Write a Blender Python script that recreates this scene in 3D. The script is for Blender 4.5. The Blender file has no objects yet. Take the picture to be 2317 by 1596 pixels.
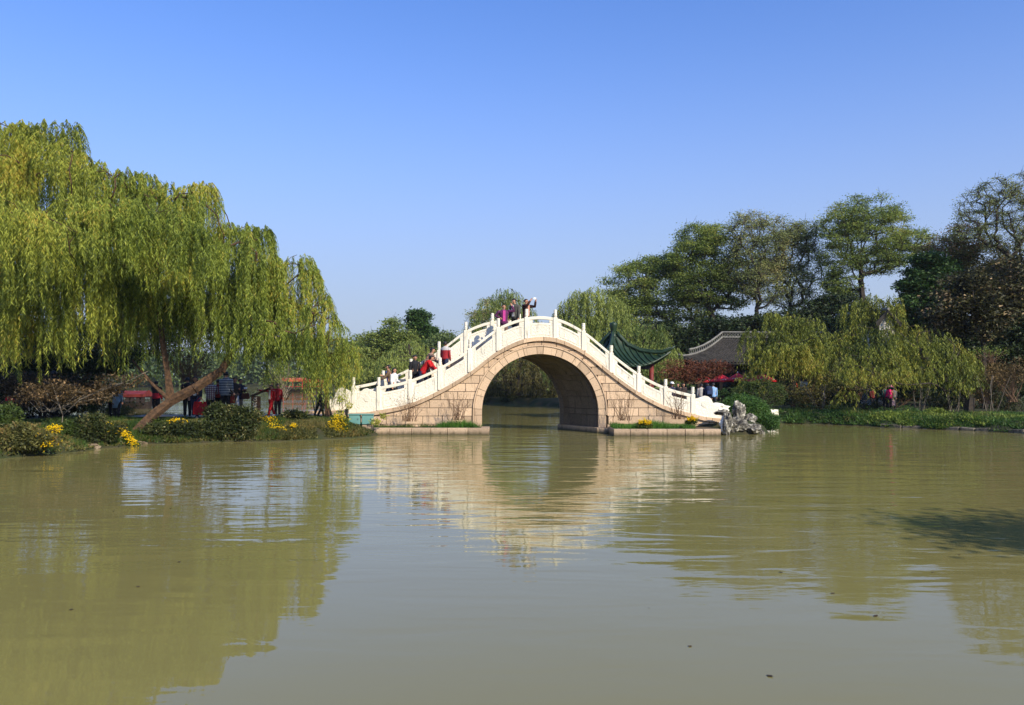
import bpy, bmesh, math, random
import numpy as np
from mathutils import Vector, Matrix, noise as mnoise
R = math.radians
rng = np.random.default_rng(7)
random.seed(7)
scn = bpy.context.scene
col = scn.collection

# ---------------------------------------------------------------- camera, sky, sun, exposure
H, FPX, CX, HY = 2.25, 1872.0, 1158.5, 855.0
cam_d = bpy.data.cameras.new('camera'); cam = bpy.data.objects.new('camera', cam_d); col.objects.link(cam)
cam.location = (0, 0, H); cam.rotation_euler = (R(90), 0, 0)
cam_d.sensor_width = 36; cam_d.lens = 36*FPX/2317; cam_d.shift_y = (HY-798)/2317
cam_d.clip_start = .1; cam_d.clip_end = 6000
scn.camera = cam
SUN_AZ, SUN_EL = 40, 34          # degrees right of straight behind the camera, elevation
sdir = Vector((math.sin(R(SUN_AZ))*math.cos(R(SUN_EL)), -math.cos(R(SUN_AZ))*math.cos(R(SUN_EL)), math.sin(R(SUN_EL))))
w = bpy.data.worlds.new('World'); scn.world = w; w.use_nodes = True
nt = w.node_tree; nt.nodes.clear()
wo = nt.nodes.new('ShaderNodeOutputWorld'); bg = nt.nodes.new('ShaderNodeBackground')
sk = nt.nodes.new('ShaderNodeTexSky'); sk.sky_type = 'NISHITA'; sk.sun_disc = False
sk.sun_elevation = R(SUN_EL); sk.sun_rotation = math.atan2(sdir.x, sdir.y)
sk.altitude = 0; sk.air_density = 1.0; sk.dust_density = .9; sk.ozone_density = 2.5
# clear blue above, fading evenly into the pale autumn haze all round the horizon
tn = nt.nodes.new('ShaderNodeMix'); tn.data_type = 'RGBA'; tn.blend_type = 'MULTIPLY'; tn.inputs['Factor'].default_value = 1; tn.inputs['B'].default_value = (.60, .90, 1.46, 1)
nt.links.new(sk.outputs[0], tn.inputs['A'])
gw = nt.nodes.new('ShaderNodeNewGeometry'); sp = nt.nodes.new('ShaderNodeSeparateXYZ'); nt.links.new(gw.outputs['Incoming'], sp.inputs[0])
ab = nt.nodes.new('ShaderNodeMath'); ab.operation = 'ABSOLUTE'; nt.links.new(sp.outputs['Z'], ab.inputs[0])
ex = nt.nodes.new('ShaderNodeMath'); ex.operation = 'MULTIPLY'; ex.inputs[1].default_value = -15; sq = nt.nodes.new('ShaderNodeMath'); sq.operation = 'MULTIPLY'; nt.links.new(ab.outputs[0], sq.inputs[0]); nt.links.new(ab.outputs[0], sq.inputs[1]); nt.links.new(sq.outputs[0], ex.inputs[0])
e2 = nt.nodes.new('ShaderNodeMath'); e2.operation = 'EXPONENT'; nt.links.new(ex.outputs[0], e2.inputs[0])
e3 = nt.nodes.new('ShaderNodeMath'); e3.operation = 'MULTIPLY'; e3.inputs[1].default_value = .95; nt.links.new(e2.outputs[0], e3.inputs[0])
hz = nt.nodes.new('ShaderNodeMix'); hz.data_type = 'RGBA'; nt.links.new(e3.outputs[0], hz.inputs['Factor']); nt.links.new(tn.outputs['Result'], hz.inputs['A'])
hz.inputs['B'].default_value = (.41/.14, .47/.14, .585/.14, 1)
nt.links.new(hz.outputs['Result'], bg.inputs[0]); bg.inputs[1].default_value = .14; nt.links.new(bg.outputs[0], wo.inputs[0])
sd = bpy.data.lights.new('sun', 'SUN'); sd.energy = 5.0; sd.angle = R(.5); sd.color = (1, .905, .72)
so = bpy.data.objects.new('sun', sd); col.objects.link(so); so.rotation_euler = sdir.to_track_quat('Z', 'Y').to_euler()
scn.view_settings.view_transform = 'Standard'; scn.view_settings.look = 'None'
scn.view_settings.gamma = 1; scn.view_settings.exposure = .2; scn.view_settings.use_curve_mapping = False
scn.cycles.max_bounces = 6; scn.cycles.transparent_max_bounces = 4; scn.cycles.diffuse_bounces = 3
scn.cycles.use_denoising = True
scn.cycles.caustics_reflective = False; scn.cycles.caustics_refractive = False

# ---------------------------------------------------------------- helpers
def P(x, y, Y): return Vector(((x-CX)*Y/FPX, Y, H-(y-HY)*Y/FPX))
def shore(x, y):
    Y = H*FPX/(y-HY); return ((x-CX)*Y/FPX, Y)
def F(v): return v/1.68968
def tag(o, label=None, cat=None, group=None, kind=None):
    if label: o['label'] = label
    if cat: o['category'] = cat
    if group: o['group'] = group
    if kind: o['kind'] = kind
    return o
def empty(name, loc=(0, 0, 0), rz=0):
    o = bpy.data.objects.new(name, None); col.objects.link(o); o.location = loc; o.rotation_euler = (0, 0, rz)
    o.empty_display_size = .2
    return o
def link(name, me, parent=None, loc=None):
    o = bpy.data.objects.new(name, me); col.objects.link(o)
    if parent: o.parent = parent
    if loc is not None: o.location = loc
    return o
def np_mesh(name, V, Fc, mat, parent=None, smooth=False):
    V = np.asarray(V, dtype=np.float32); Fc = np.asarray(Fc, dtype=np.int32)
    me = bpy.data.meshes.new(name); n, k = Fc.shape
    me.vertices.add(len(V)); me.vertices.foreach_set('co', V.ravel())
    me.loops.add(n*k); me.loops.foreach_set('vertex_index', Fc.ravel())
    me.polygons.add(n); me.polygons.foreach_set('loop_start', np.arange(n, dtype=np.int32)*k)
    me.polygons.foreach_set('use_smooth', np.full(n, smooth)); me.update(calc_edges=True)
    me.materials.append(mat)
    return link(name, me, parent)
class MB:
    """collects verts and faces for one mesh"""
    def __init__(s): s.v = []; s.f = []
    def add(s, v, f):
        o = len(s.v); s.v += [tuple(p) for p in v]; s.f += [tuple(i+o for i in q) for q in f]; return s
    def box(s, c, d, rz=0, M=None):
        x, y, z = d[0]/2, d[1]/2, d[2]/2
        v = [Vector((a, b, e)) for e in (-z, z) for a, b in ((-x, -y), (x, -y), (x, y), (-x, y))]
        q = Matrix.Rotation(rz, 3, 'Z') if M is None else M
        v = [q @ p + Vector(c) for p in v]
        return s.add(v, [(3, 2, 1, 0), (4, 5, 6, 7), (0, 1, 5, 4), (1, 2, 6, 5), (2, 3, 7, 6), (3, 0, 4, 7)])
    def tube(s, pts, rad, n=8, cap=True, flat=1.0):
        pts = [Vector(p) for p in pts]
        if not hasattr(rad, '__len__'): rad = [rad]*len(pts)
        rings = []; up = None
        for i, p in enumerate(pts):
            d = (pts[min(i+1, len(pts)-1)]-pts[max(i-1, 0)]).normalized()
            if up is None: up = Vector((1, 0, 0)) if abs(d.x) < .8 else Vector((0, 1, 0))
            a = (up-d*up.dot(d)).normalized(); b = d.cross(a); up = a
            rings.append([p+(a*math.cos(t)+b*math.sin(t)*flat)*rad[i] for t in [2*math.pi*k/n for k in range(n)]])
        v = [q for r in rings for q in r]; f = []
        for i in range(len(pts)-1):
            for k in range(n): f.append((i*n+k, i*n+(k+1) % n, (i+1)*n+(k+1) % n, (i+1)*n+k))
        if cap: f.append(tuple(range(n-1, -1, -1))); f.append(tuple((len(pts)-1)*n+k for k in range(n)))
        return s.add(v, f)
    def lathe(s, prof, c=(0, 0, 0), n=12, sx=1, sy=1):
        v = []; f = []
        for r, z in prof:
            for k in range(n):
                t = 2*math.pi*k/n; v.append((c[0]+r*math.cos(t)*sx, c[1]+r*math.sin(t)*sy, c[2]+z))
        m = len(prof)
        for i in range(m-1):
            for k in range(n): f.append((i*n+k, i*n+(k+1) % n, (i+1)*n+(k+1) % n, (i+1)*n+k))
        f.append(tuple(range(n-1, -1, -1))); f.append(tuple((m-1)*n+k for k in range(n)))
        return s.add(v, f)
    def rings(s, rs, cap=True):
        n = len(rs[0]); v = [p for r in rs for p in r]; f = []
        for i in range(len(rs)-1):
            for k in range(n): f.append((i*n+k, i*n+(k+1) % n, (i+1)*n+(k+1) % n, (i+1)*n+k))
        if cap: f.append(tuple(range(n-1, -1, -1))); f.append(tuple((len(rs)-1)*n+k for k in range(n)))
        return s.add(v, f)
    def prism(s, poly, d):
        """poly: 3D points of the front outline, d: extrusion vector"""
        n = len(poly); d = Vector(d); v = [Vector(p) for p in poly]; v += [p+d for p in v]
        f = [tuple(range(n)), tuple(range(2*n-1, n-1, -1))] + [(k, n+k, n+(k+1) % n, (k+1) % n) for k in range(n)]
        return s.add(v, f)
    def build(s, name, mat, parent=None, smooth=False, bevel=0, loc=None):
        me = bpy.data.meshes.new(name); me.from_pydata(s.v, [], s.f); me.materials.append(mat)
        bm = bmesh.new(); bm.from_mesh(me); bmesh.ops.recalc_face_normals(bm, faces=bm.faces)
        if bevel: bmesh.ops.bevel(bm, geom=bm.edges[:], offset=bevel, segments=1, affect='EDGES')
        if smooth:
            for q in bm.faces: q.smooth = True
        bm.to_mesh(me); bm.free()
        return link(name, me, parent, loc)

# ---------------------------------------------------------------- materials
def newmat(name):
    m = bpy.data.materials.new(name); m.use_nodes = True
    return m, m.node_tree, m.node_tree.nodes['Principled BSDF']
def mat(name, c1, c2=None, rough=.8, scale=6, bump=0, bscale=None, spec=.3, island=0, metallic=0, detail=6, lo=.35, hi=.65):
    m, t, b = newmat(name)
    b.inputs['Roughness'].default_value = rough; b.inputs['Specular IOR Level'].default_value = spec
    b.inputs['Metallic'].default_value = metallic
    c2 = c2 or tuple(x*.75 for x in c1)
    tc = t.nodes.new('ShaderNodeNewGeometry')
    no = t.nodes.new('ShaderNodeTexNoise'); no.inputs['Scale'].default_value = scale; no.inputs['Detail'].default_value = detail
    t.links.new(tc.outputs['Position'], no.inputs['Vector'])
    rp = t.nodes.new('ShaderNodeValToRGB'); rp.color_ramp.elements[0].position = lo; rp.color_ramp.elements[1].position = hi
    rp.color_ramp.elements[0].color = (*c1, 1); rp.color_ramp.elements[1].color = (*c2, 1)
    t.links.new(no.outputs['Fac'], rp.inputs['Fac']); out = rp.outputs[0]
    if island:
        oi = t.nodes.new('ShaderNodeObjectInfo'); ma = t.nodes.new('ShaderNodeMapRange')
        ma.inputs['To Min'].default_value = 1-island; ma.inputs['To Max'].default_value = 1+island*.6
        t.links.new(oi.outputs['Random'], ma.inputs['Value'])
        mx = t.nodes.new('ShaderNodeVectorMath'); mx.operation = 'SCALE'
        t.links.new(out, mx.inputs[0]); t.links.new(ma.outputs[0], mx.inputs['Scale']); out = mx.outputs[0]
    t.links.new(out, b.inputs['Base Color'])
    if bump:
        n2 = t.nodes.new('ShaderNodeTexNoise'); n2.inputs['Scale'].default_value = bscale or scale*4; n2.inputs['Detail'].default_value = 5
        t.links.new(tc.outputs['Position'], n2.inputs['Vector'])
        bp = t.nodes.new('ShaderNodeBump'); bp.inputs['Strength'].default_value = bump; bp.inputs['Distance'].default_value = .03
        t.links.new(n2.outputs['Fac'], bp.inputs['Height']); t.links.new(bp.outputs[0], b.inputs['Normal'])
    return m
def leafmat(name, c1, c2, c3=None, trans=.3, cscale=.6, rough=.55, spec=.25):
    """leaf colours vary from leaf to leaf and slowly through the plant"""
    m, t, b = newmat(name)
    g = t.nodes.new('ShaderNodeNewGeometry')
    rp = t.nodes.new('ShaderNodeValToRGB'); e = rp.color_ramp.elements
    e[0].color = (*c1, 1); e[1].color = (*c2, 1)
    if c3: q = e.new(.9); q.color = (*c2, 1); e[2].color = (*c3, 1); e[2].position = 1.0
    no = t.nodes.new('ShaderNodeTexNoise'); no.inputs['Scale'].default_value = cscale; no.inputs['Detail'].default_value = 3
    t.links.new(g.outputs['Position'], no.inputs['Vector'])
    ad = t.nodes.new('ShaderNodeMath'); ad.operation = 'MULTIPLY_ADD'; ad.inputs[1].default_value = 1.9; ad.inputs[2].default_value = -.95
    t.links.new(no.outputs['Fac'], ad.inputs[0])
    a2 = t.nodes.new('ShaderNodeMath'); a2.operation = 'MULTIPLY_ADD'; a2.inputs[1].default_value = .95
    t.links.new(g.outputs['Random Per Island'], a2.inputs[0]); t.links.new(ad.outputs[0], a2.inputs[2])
    a3 = t.nodes.new('ShaderNodeMath'); a3.operation = 'ADD'; a3.inputs[1].default_value = .02; a3.use_clamp = True
    t.links.new(a2.outputs[0], a3.inputs[0]); t.links.new(a3.outputs[0], rp.inputs['Fac'])
    t.links.new(rp.outputs[0], b.inputs['Base Color'])
    b.inputs['Roughness'].default_value = rough; b.inputs['Specular IOR Level'].default_value = spec
    tr = t.nodes.new('ShaderNodeBsdfTranslucent'); mx = t.nodes.new('ShaderNodeMixShader'); mx.inputs[0].default_value = trans
    t.links.new(rp.outputs[0], tr.inputs[0]); t.links.new(b.outputs[0], mx.inputs[1]); t.links.new(tr.outputs[0], mx.inputs[2])
    t.links.new(mx.outputs[0], t.nodes['Material Output'].inputs[0])
    return m
M = {}
def stone_mat(name, c1, c2, stain, sc=5, amt=.55, isl=.12, carve=0, tide=0):
    m, t, b = newmat(name); b.inputs['Roughness'].default_value = .78; b.inputs['Specular IOR Level'].default_value = .25
    g = t.nodes.new('ShaderNodeNewGeometry')
    n1 = t.nodes.new('ShaderNodeTexNoise'); n1.inputs['Scale'].default_value = sc*5; n1.inputs['Detail'].default_value = 8
    n2 = t.nodes.new('ShaderNodeTexNoise'); n2.inputs['Scale'].default_value = sc*.45; n2.inputs['Detail'].default_value = 7; n2.inputs['Roughness'].default_value = .65
    mp = t.nodes.new('ShaderNodeMapping'); mp.inputs['Scale'].default_value = (2.6, 2.6, .5)
    t.links.new(g.outputs['Position'], n1.inputs['Vector']); t.links.new(g.outputs['Position'], mp.inputs[0]); t.links.new(mp.outputs[0], n2.inputs['Vector'])
    r1 = t.nodes.new('ShaderNodeValToRGB'); r1.color_ramp.elements[0].position = .35; r1.color_ramp.elements[1].position = .68
    r1.color_ramp.elements[0].color = (*c1, 1); r1.color_ramp.elements[1].color = (*c2, 1)
    t.links.new(n1.outputs['Fac'], r1.inputs[0])
    r2 = t.nodes.new('ShaderNodeValToRGB'); r2.color_ramp.elements[0].position = .56; r2.color_ramp.elements[1].position = .72
    r2.color_ramp.elements[0].color = (0, 0, 0, 1); r2.color_ramp.elements[1].color = (amt, amt, amt, 1)
    t.links.new(n2.outputs['Fac'], r2.inputs[0])
    oi = t.nodes.new('ShaderNodeObjectInfo'); mr = t.nodes.new('ShaderNodeMapRange'); mr.inputs['To Min'].default_value = 1-isl; mr.inputs['To Max'].default_value = 1+isl*.5
    t.links.new(oi.outputs['Random'], mr.inputs['Value'])
    vs = t.nodes.new('ShaderNodeVectorMath'); vs.operation = 'SCALE'; t.links.new(r1.outputs[0], vs.inputs[0]); t.links.new(mr.outputs[0], vs.inputs['Scale'])
    mx = t.nodes.new('ShaderNodeMix'); mx.data_type = 'RGBA'
    t.links.new(r2.outputs[0], mx.inputs['Factor']); t.links.new(vs.outputs[0], mx.inputs['A']); mx.inputs['B'].default_value = (*stain, 1)
    out = mx.outputs['Result']
    if tide:    # algae and damp left by the lake, to an uneven line above the water
        sz_ = t.nodes.new('ShaderNodeSeparateXYZ'); t.links.new(g.outputs['Position'], sz_.inputs[0])
        ma = t.nodes.new('ShaderNodeMath'); ma.operation = 'MULTIPLY_ADD'; ma.inputs[1].default_value = .28; t.links.new(n2.outputs['Fac'], ma.inputs[0]); t.links.new(sz_.outputs['Z'], ma.inputs[2])
        mr2 = t.nodes.new('ShaderNodeMapRange'); mr2.inputs['From Min'].default_value = .14+tide; mr2.inputs['From Max'].default_value = .30+tide; mr2.inputs['To Min'].default_value = .9; mr2.inputs['To Max'].default_value = 0
        t.links.new(ma.outputs[0], mr2.inputs['Value']); m3 = t.nodes.new('ShaderNodeMix'); m3.data_type = 'RGBA'; t.links.new(mr2.outputs[0], m3.inputs['Factor']); t.links.new(out, m3.inputs['A']); m3.inputs['B'].default_value = (.055, .048, .022, 1); out = m3.outputs['Result']
    t.links.new(out, b.inputs['Base Color'])
    bp = t.nodes.new('ShaderNodeBump'); bp.inputs['Strength'].default_value = .5; bp.inputs['Distance'].default_value = .012
    t.links.new(n1.outputs['Fac'], bp.inputs['Height']); last = bp
    if carve:   # shallow carved scrolls
        vo = t.nodes.new('ShaderNodeTexNoise'); vo.inputs['Scale'].default_value = 2.3; vo.inputs['Detail'].default_value = 2; vo.inputs['Distortion'].default_value = 3.0
        t.links.new(g.outputs['Position'], vo.inputs['Vector'])
        wv = t.nodes.new('ShaderNodeMath'); wv.operation = 'SINE'; mu = t.nodes.new('ShaderNodeMath'); mu.operation = 'MULTIPLY'; mu.inputs[1].default_value = 26
        t.links.new(vo.outputs['Fac'], mu.inputs[0]); t.links.new(mu.outputs[0], wv.inputs[0])
        b2 = t.nodes.new('ShaderNodeBump'); b2.inputs['Strength'].default_value = carve; b2.inputs['Distance'].default_value = .02
        t.links.new(wv.outputs[0], b2.inputs['Height']); t.links.new(bp.outputs[0], b2.inputs['Normal']); last = b2
    t.links.new(last.outputs[0], b.inputs['Normal'])
    return m
M['marble'] = stone_mat('white_marble', (.87, .81, .66), (.80, .72, .56), (.34, .31, .25), 6, .9, .10)
M['marble_carved'] = stone_mat('carved_marble', (.87, .81, .67), (.80, .72, .57), (.36, .33, .27), 6, .9, .09, carve=.3)
M['granite'] = stone_mat('pink_granite', (.70, .50, .325), (.54, .375, .235), (.17, .12, .08), 5, .85, .3)
M['mortar'] = mat('dark_mortar', (.09, .065, .045), rough=.95)
M['soffit'] = stone_mat('shade_toned_soffit_stone', (.15, .115, .08), (.09, .07, .05), (.03, .025, .02), 4, .8, .2)  # bridge stone darkened, with the shade under the arch put into its colour
M['deck'] = stone_mat('deck_stone', (.45, .40, .32), (.36, .31, .25), (.2, .18, .15), 4, .5, .15)
M['wetstone'] = stone_mat('weathered_granite', (.54, .39, .26), (.38, .275, .185), (.10, .085, .055), 5, .9, .22, tide=.03)
def rockmat(name, c1, c2, dark, th=.5):
    m, t, b = newmat(name); b.inputs['Roughness'].default_value = .85
    g = t.nodes.new('ShaderNodeNewGeometry'); n = t.nodes.new('ShaderNodeTexNoise'); n.inputs['Scale'].default_value = 5; n.inputs['Detail'].default_value = 9; n.inputs['Roughness'].default_value = .7
    t.links.new(g.outputs['Position'], n.inputs['Vector'])
    r = t.nodes.new('ShaderNodeValToRGB'); e = r.color_ramp.elements; e[0].position = th-.12; e[0].color = (*dark, 1); e[1].position = th+.12; e[1].color = (*c1, 1)
    q = e.new(th); q.color = (*c2, 1); t.links.new(n.outputs['Fac'], r.inputs[0]); t.links.new(r.outputs[0], b.inputs['Base Color'])
    bp = t.nodes.new('ShaderNodeBump'); bp.inputs['Strength'].default_value = .8; bp.inputs['Distance'].default_value = .05
    t.links.new(n.outputs['Fac'], bp.inputs['Height']); t.links.new(bp.outputs[0], b.inputs['Normal']); return m
M['wetrock'] = rockmat('damp_edging_stone', (.19, .155, .11), (.12, .10, .07), (.03, .028, .018), .48)
M['limestone'] = rockmat('lake_limestone', (.58, .54, .44), (.20, .18, .14), (.025, .022, .018), .54)
M['limestone_white'] = rockmat('white_limestone', (.78, .74, .64), (.66, .61, .51), (.35, .32, .26), .36)
M['shorerock'] = rockmat('shore_rock', (.30, .225, .14), (.18, .13, .08), (.045, .036, .022), .5)
M['soil'] = mat('soil', (.12, .085, .045), (.06, .05, .02), .95, 2.2, .6, 12)
M['grassground'] = mat('grassy_ground', (.025, .036, .010), (.045, .038, .018), .95, 1.6, .7, 14)
M['path'] = mat('path_paving', (.36, .30, .23), (.26, .22, .17), .9, 3, .3, 20)
M['bark'] = mat('willow_bark', (.12, .066, .034), (.045, .027, .016), .9, 9, 1.0, 26)
M['barkdark'] = mat('dark_bark', (.030, .024, .018), (.055, .042, .030), .9, 7, .6, 20)
M['barkgrey'] = mat('pale_bark', (.34, .29, .21), (.17, .14, .10), .85, 9, .5, 25)
M['stemgrey'] = mat('grey_brown_stem', (.20, .165, .12), (.10, .08, .06), .85, 9, .5, 25)
M['twig'] = mat('dry_twig', (.22, .13, .075), (.13, .075, .04), .9, 8)
M['willow'] = leafmat('willow_leaf', (.05, .085, .012), (.37, .43, .065), (.50, .42, .07), .36, .45)
M['willow_y'] = leafmat('yellowing_willow_leaf', (.07, .105, .015), (.45, .48, .07), (.52, .42, .07), .36, .5)
M['willow_far'] = leafmat('grey_willow_leaf', (.07, .12, .025), (.34, .38, .09), None, .3, .25)
M['willow_ry'] = leafmat('olive_willow_leaf', (.04, .065, .010), (.33, .35, .05), (.34, .27, .04), .28, .35)
M['zelkova'] = leafmat('elm_leaf', (.06, .10, .02), (.40, .48, .11), (.44, .40, .10), .5, .25)
M['zelkova_dry'] = leafmat('dry_elm_leaf', (.12, .16, .05), (.44, .47, .17), (.44, .36, .15), .45, .3)
M['darkgreen'] = leafmat('evergreen_leaf', (.006, .015, .004), (.034, .056, .012), None, .12, .5)  # dark leaf colour that also holds the shade inside the dense woods
M['brightgreen'] = leafmat('broad_green_leaf', (.02, .055, .012), (.07, .13, .028), None, .25, .4)
M['hedge'] = leafmat('hedge_leaf', (.025, .05, .009), (.085, .12, .020), None, .2, .7)
M['juniper'] = leafmat('creeper_leaf', (.025, .07, .012), (.10, .19, .035), None, .25, .9)
M['brownleaf'] = leafmat('brown_leaf', (.022, .016, .007), (.12, .078, .032), (.33, .21, .10), .2, 1.2)
M['redleaf'] = leafmat('rust_red_leaf', (.085, .028, .014), (.22, .078, .035), None, .22, .9)
M['oliveleaf'] = leafmat('olive_leaf', (.035, .042, .010), (.17, .16, .045), (.24, .16, .05), .2, 1.2)
M['limehedge'] = leafmat('sun_toned_bush_leaf', (.05, .09, .014), (.30, .36, .06), None, .25, 1.2)  # lighter leaf copy, sunlight on the bank put into the colour
M['rustyleaf'] = leafmat('sun_toned_rusty_leaf', (.05, .035, .014), (.30, .20, .075), None, .25, 1.0)  # brown-orange leaf, brightened by putting the sunlight into its colour
M['russet'] = leafmat('russet_olive_leaf', (.03, .04, .010), (.17, .17, .04), (.30, .16, .07), .3, .3)
M['darkbush'] = leafmat('dark_bush_leaf', (.010, .020, .006), (.065, .080, .020), (.18, .16, .06), .15, 1.6)
M['willow_shade'] = leafmat('shade_toned_willow_leaf', (.045, .045, .014), (.13, .11, .03), None, .2, .4)  # darker willow copy, shade behind the arch put into the leaf colour
M['limeleaf'] = leafmat('lime_leaf', (.22, .26, .03), (.55, .50, .07), None, .3, 2)
M['magnolia'] = leafmat('magnolia_leaf', (.012, .015, .005), (.085, .080, .024), (.34, .23, .11), .15, .7)
M['grass'] = leafmat('grass_blade', (.02, .05, .008), (.085, .14, .022), (.20, .17, .05), .3, 1.1)
M['lush'] = leafmat('lush_grass_blade', (.03, .10, .012), (.10, .24, .03), None, .3, 1.1)
M['drygrass'] = leafmat('dry_grass_blade', (.09, .085, .02), (.24, .20, .07), None, .25, 1.4)
M['petal'] = leafmat('yellow_petal', (.85, .55, .008), (.95, .74, .015), None, .2, 4)
M['bgtree'] = leafmat('far_tree_leaf', (.045, .08, .024), (.17, .22, .07), None, .2, .05)
M['glaze'] = mat('green_glazed_tile', (.010, .026, .012), (.022, .044, .020), .42, 3, .3, 12, spec=.35)
M['greytile'] = mat('grey_roof_tile', (.016, .015, .013), (.045, .040, .035), .9, 4, .3, 18)
M['whitewash'] = mat('whitewash', (.72, .69, .62), (.55, .52, .46), .9, 3)
M['ridgecap'] = mat('pale_ridge_cap', (.24, .23, .20), (.15, .14, .125), .9, 5)
M['darkwood'] = mat('dark_wood', (.030, .018, .012), (.018, .012, .008), .7, 6)
M['signwood'] = mat('brown_sign_wood', (.055, .030, .020), (.10, .055, .035), .6, 7)
M['redwood'] = mat('red_painted_wood', (.42, .035, .022), (.30, .025, .015), .6, 3)
M['orangeroof'] = mat('orange_red_roof', (.62, .13, .05), (.45, .09, .04), .6, 2)
M['maroon'] = mat('maroon_wood', (.20, .028, .022), (.10, .014, .012), .6, 4)
M['redcloth'] = mat('red_umbrella_cloth', (.78, .025, .035), (.66, .02, .03), .7, 2)
M['white'] = mat('white_paint', (.78, .78, .76), (.68, .68, .66), .6, 2)
M['teal'] = mat('teal_cabinet_paint', (.16, .34, .30), (.12, .27, .24), .45, 2, spec=.5)
M['black'] = mat('black_rubber', (.012, .012, .013), (.02, .02, .02), .6, 6)
M['glass'] = mat('dark_glass', (.02, .03, .035), (.03, .04, .05), .1, 2, spec=.6)
M['lantern'] = mat('red_lantern_silk', (.72, .05, .02), (.55, .03, .01), .5, 3)

# water -------------------------------------------------------------
m, t, b = newmat('lake_water'); M['water'] = m
b.inputs['Base Color'].default_value = (.205, .178, .060, 1); b.inputs['IOR'].default_value = 1.333; b.inputs['Roughness'].default_value = .012
b.inputs['Specular IOR Level'].default_value = .5
g = t.nodes.new('ShaderNodeNewGeometry')
def wnoise(sx, sy, sc, det, rot=0):
    mp = t.nodes.new('ShaderNodeMapping'); mp.inputs['Scale'].default_value = (sx, sy, 1); mp.inputs['Rotation'].default_value = (0, 0, R(rot))
    n = t.nodes.new('ShaderNodeTexNoise'); n.inputs['Scale'].default_value = sc; n.inputs['Detail'].default_value = det; n.inputs['Distortion'].default_value = .4
    t.links.new(g.outputs['Position'], mp.inputs[0]); t.links.new(mp.outputs[0], n.inputs['Vector']); return n
big = wnoise(.30, 1.0, 1.25, 2, 7); midn = wnoise(.33, 1.0, 3.4, 2, -5); fine = wnoise(.4, 1.0, 10, 3, 4)
patch = wnoise(.5, 1, .12, 2, 20)
sx = t.nodes.new('ShaderNodeSeparateXYZ'); t.links.new(g.outputs['Position'], sx.inputs[0])
far = t.nodes.new('ShaderNodeMapRange'); far.inputs['From Min'].default_value = 6.5; far.inputs['From Max'].default_value = 15; far.inputs['To Min'].default_value = .26; far.inputs['To Max'].default_value = 1
t.links.new(sx.outputs['Y'], far.inputs['Value'])
pm = t.nodes.new('ShaderNodeMapRange'); pm.inputs['From Min'].default_value = .35; pm.inputs['From Max'].default_value = .65; pm.inputs['To Min'].default_value = .45; pm.inputs['To Max'].default_value = 1.15
t.links.new(patch.outputs['Fac'], pm.inputs['Value'])
mul = t.nodes.new('ShaderNodeMath'); mul.operation = 'MULTIPLY'; t.links.new(far.outputs[0], mul.inputs[0]); t.links.new(pm.outputs[0], mul.inputs[1])
prev = None
for n, dist, st, useg in ((big, .10, .36, 1), (midn, .034, .33, 1), (fine, .010, .20, 1)):
    bp = t.nodes.new('ShaderNodeBump'); bp.inputs['Distance'].default_value = dist
    if useg:
        q = t.nodes.new('ShaderNodeMath'); q.operation = 'MULTIPLY'; q.inputs[1].default_value = st
        t.links.new(mul.outputs[0], q.inputs[0]); t.links.new(q.outputs[0], bp.inputs['Strength'])
    else: bp.inputs['Strength'].default_value = st
    t.links.new(n.outputs['Fac'], bp.inputs['Height'])
    if prev: t.links.new(prev.outputs[0], bp.inputs['Normal'])
    prev = bp
t.links.new(prev.outputs[0], b.inputs['Normal'])

# ---------------------------------------------------------------- setting: water and land
wm = MB(); wm.add([(-1800, -300, 0), (1800, -300, 0), (1800, 2600, 0), (-1800, 2600, 0)], [(0, 1, 2, 3)])
tag(wm.build('water', M['water']), 'murky olive green lake water with fine ripples', kind='structure')
gm = MB(); gm.add([(-2500, -400, -2.5), (2500, -400, -2.5), (2500, 3000, -2.5), (-2500, 3000, -2.5)], [(0, 1, 2, 3)])
tag(gm.build('ground', M['soil']), kind='structure')
def sdist(poly, X, Y):
    P_ = np.array([(float(p[0]), float(p[1])) for p in poly]); n = len(P_); D = np.full(X.shape, 1e9); ins = np.zeros(X.shape, bool)
    for i in range(n):
        a, b_ = P_[i], P_[(i+1) % n]; e = b_-a; t_ = np.clip(((X-a[0])*e[0]+(Y-a[1])*e[1])/(e@e+1e-9), 0, 1)
        D = np.minimum(D, np.hypot(X-a[0]-t_*e[0], Y-a[1]-t_*e[1]))
        if a[1] != b_[1]:
            c = ((a[1] > Y) != (b_[1] > Y)) & (X < (b_[0]-a[0])*(Y-a[1])/(b_[1]-a[1])+a[0]); ins ^= c
    return np.where(ins, D, -D)
LANDS = []
def land_z(poly, top, wd, X, Y):
    X = np.asarray(X, float); Y = np.asarray(Y, float)
    d = sdist(poly, X, Y)+.22*np.sin(X*1.9+Y*.7)*np.cos(Y*2.3-X*.6)*min(1, wd)
    u = np.clip(d/wd, 0, 1); up = .08+(top-.08)*(u*(2-u))+.05*np.sin(X*1.3)*np.cos(Y*1.7)*u
    return np.where(d > 0, up, np.maximum(-1.2, .08+d*1.6))
def gz(x, y):
    x = np.asarray(x, float); y = np.asarray(y, float); z = np.full(x.shape, -1.2)
    for p, t_, w_ in LANDS: z = np.maximum(z, land_z(p, t_, w_, x, y))
    return z
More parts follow.
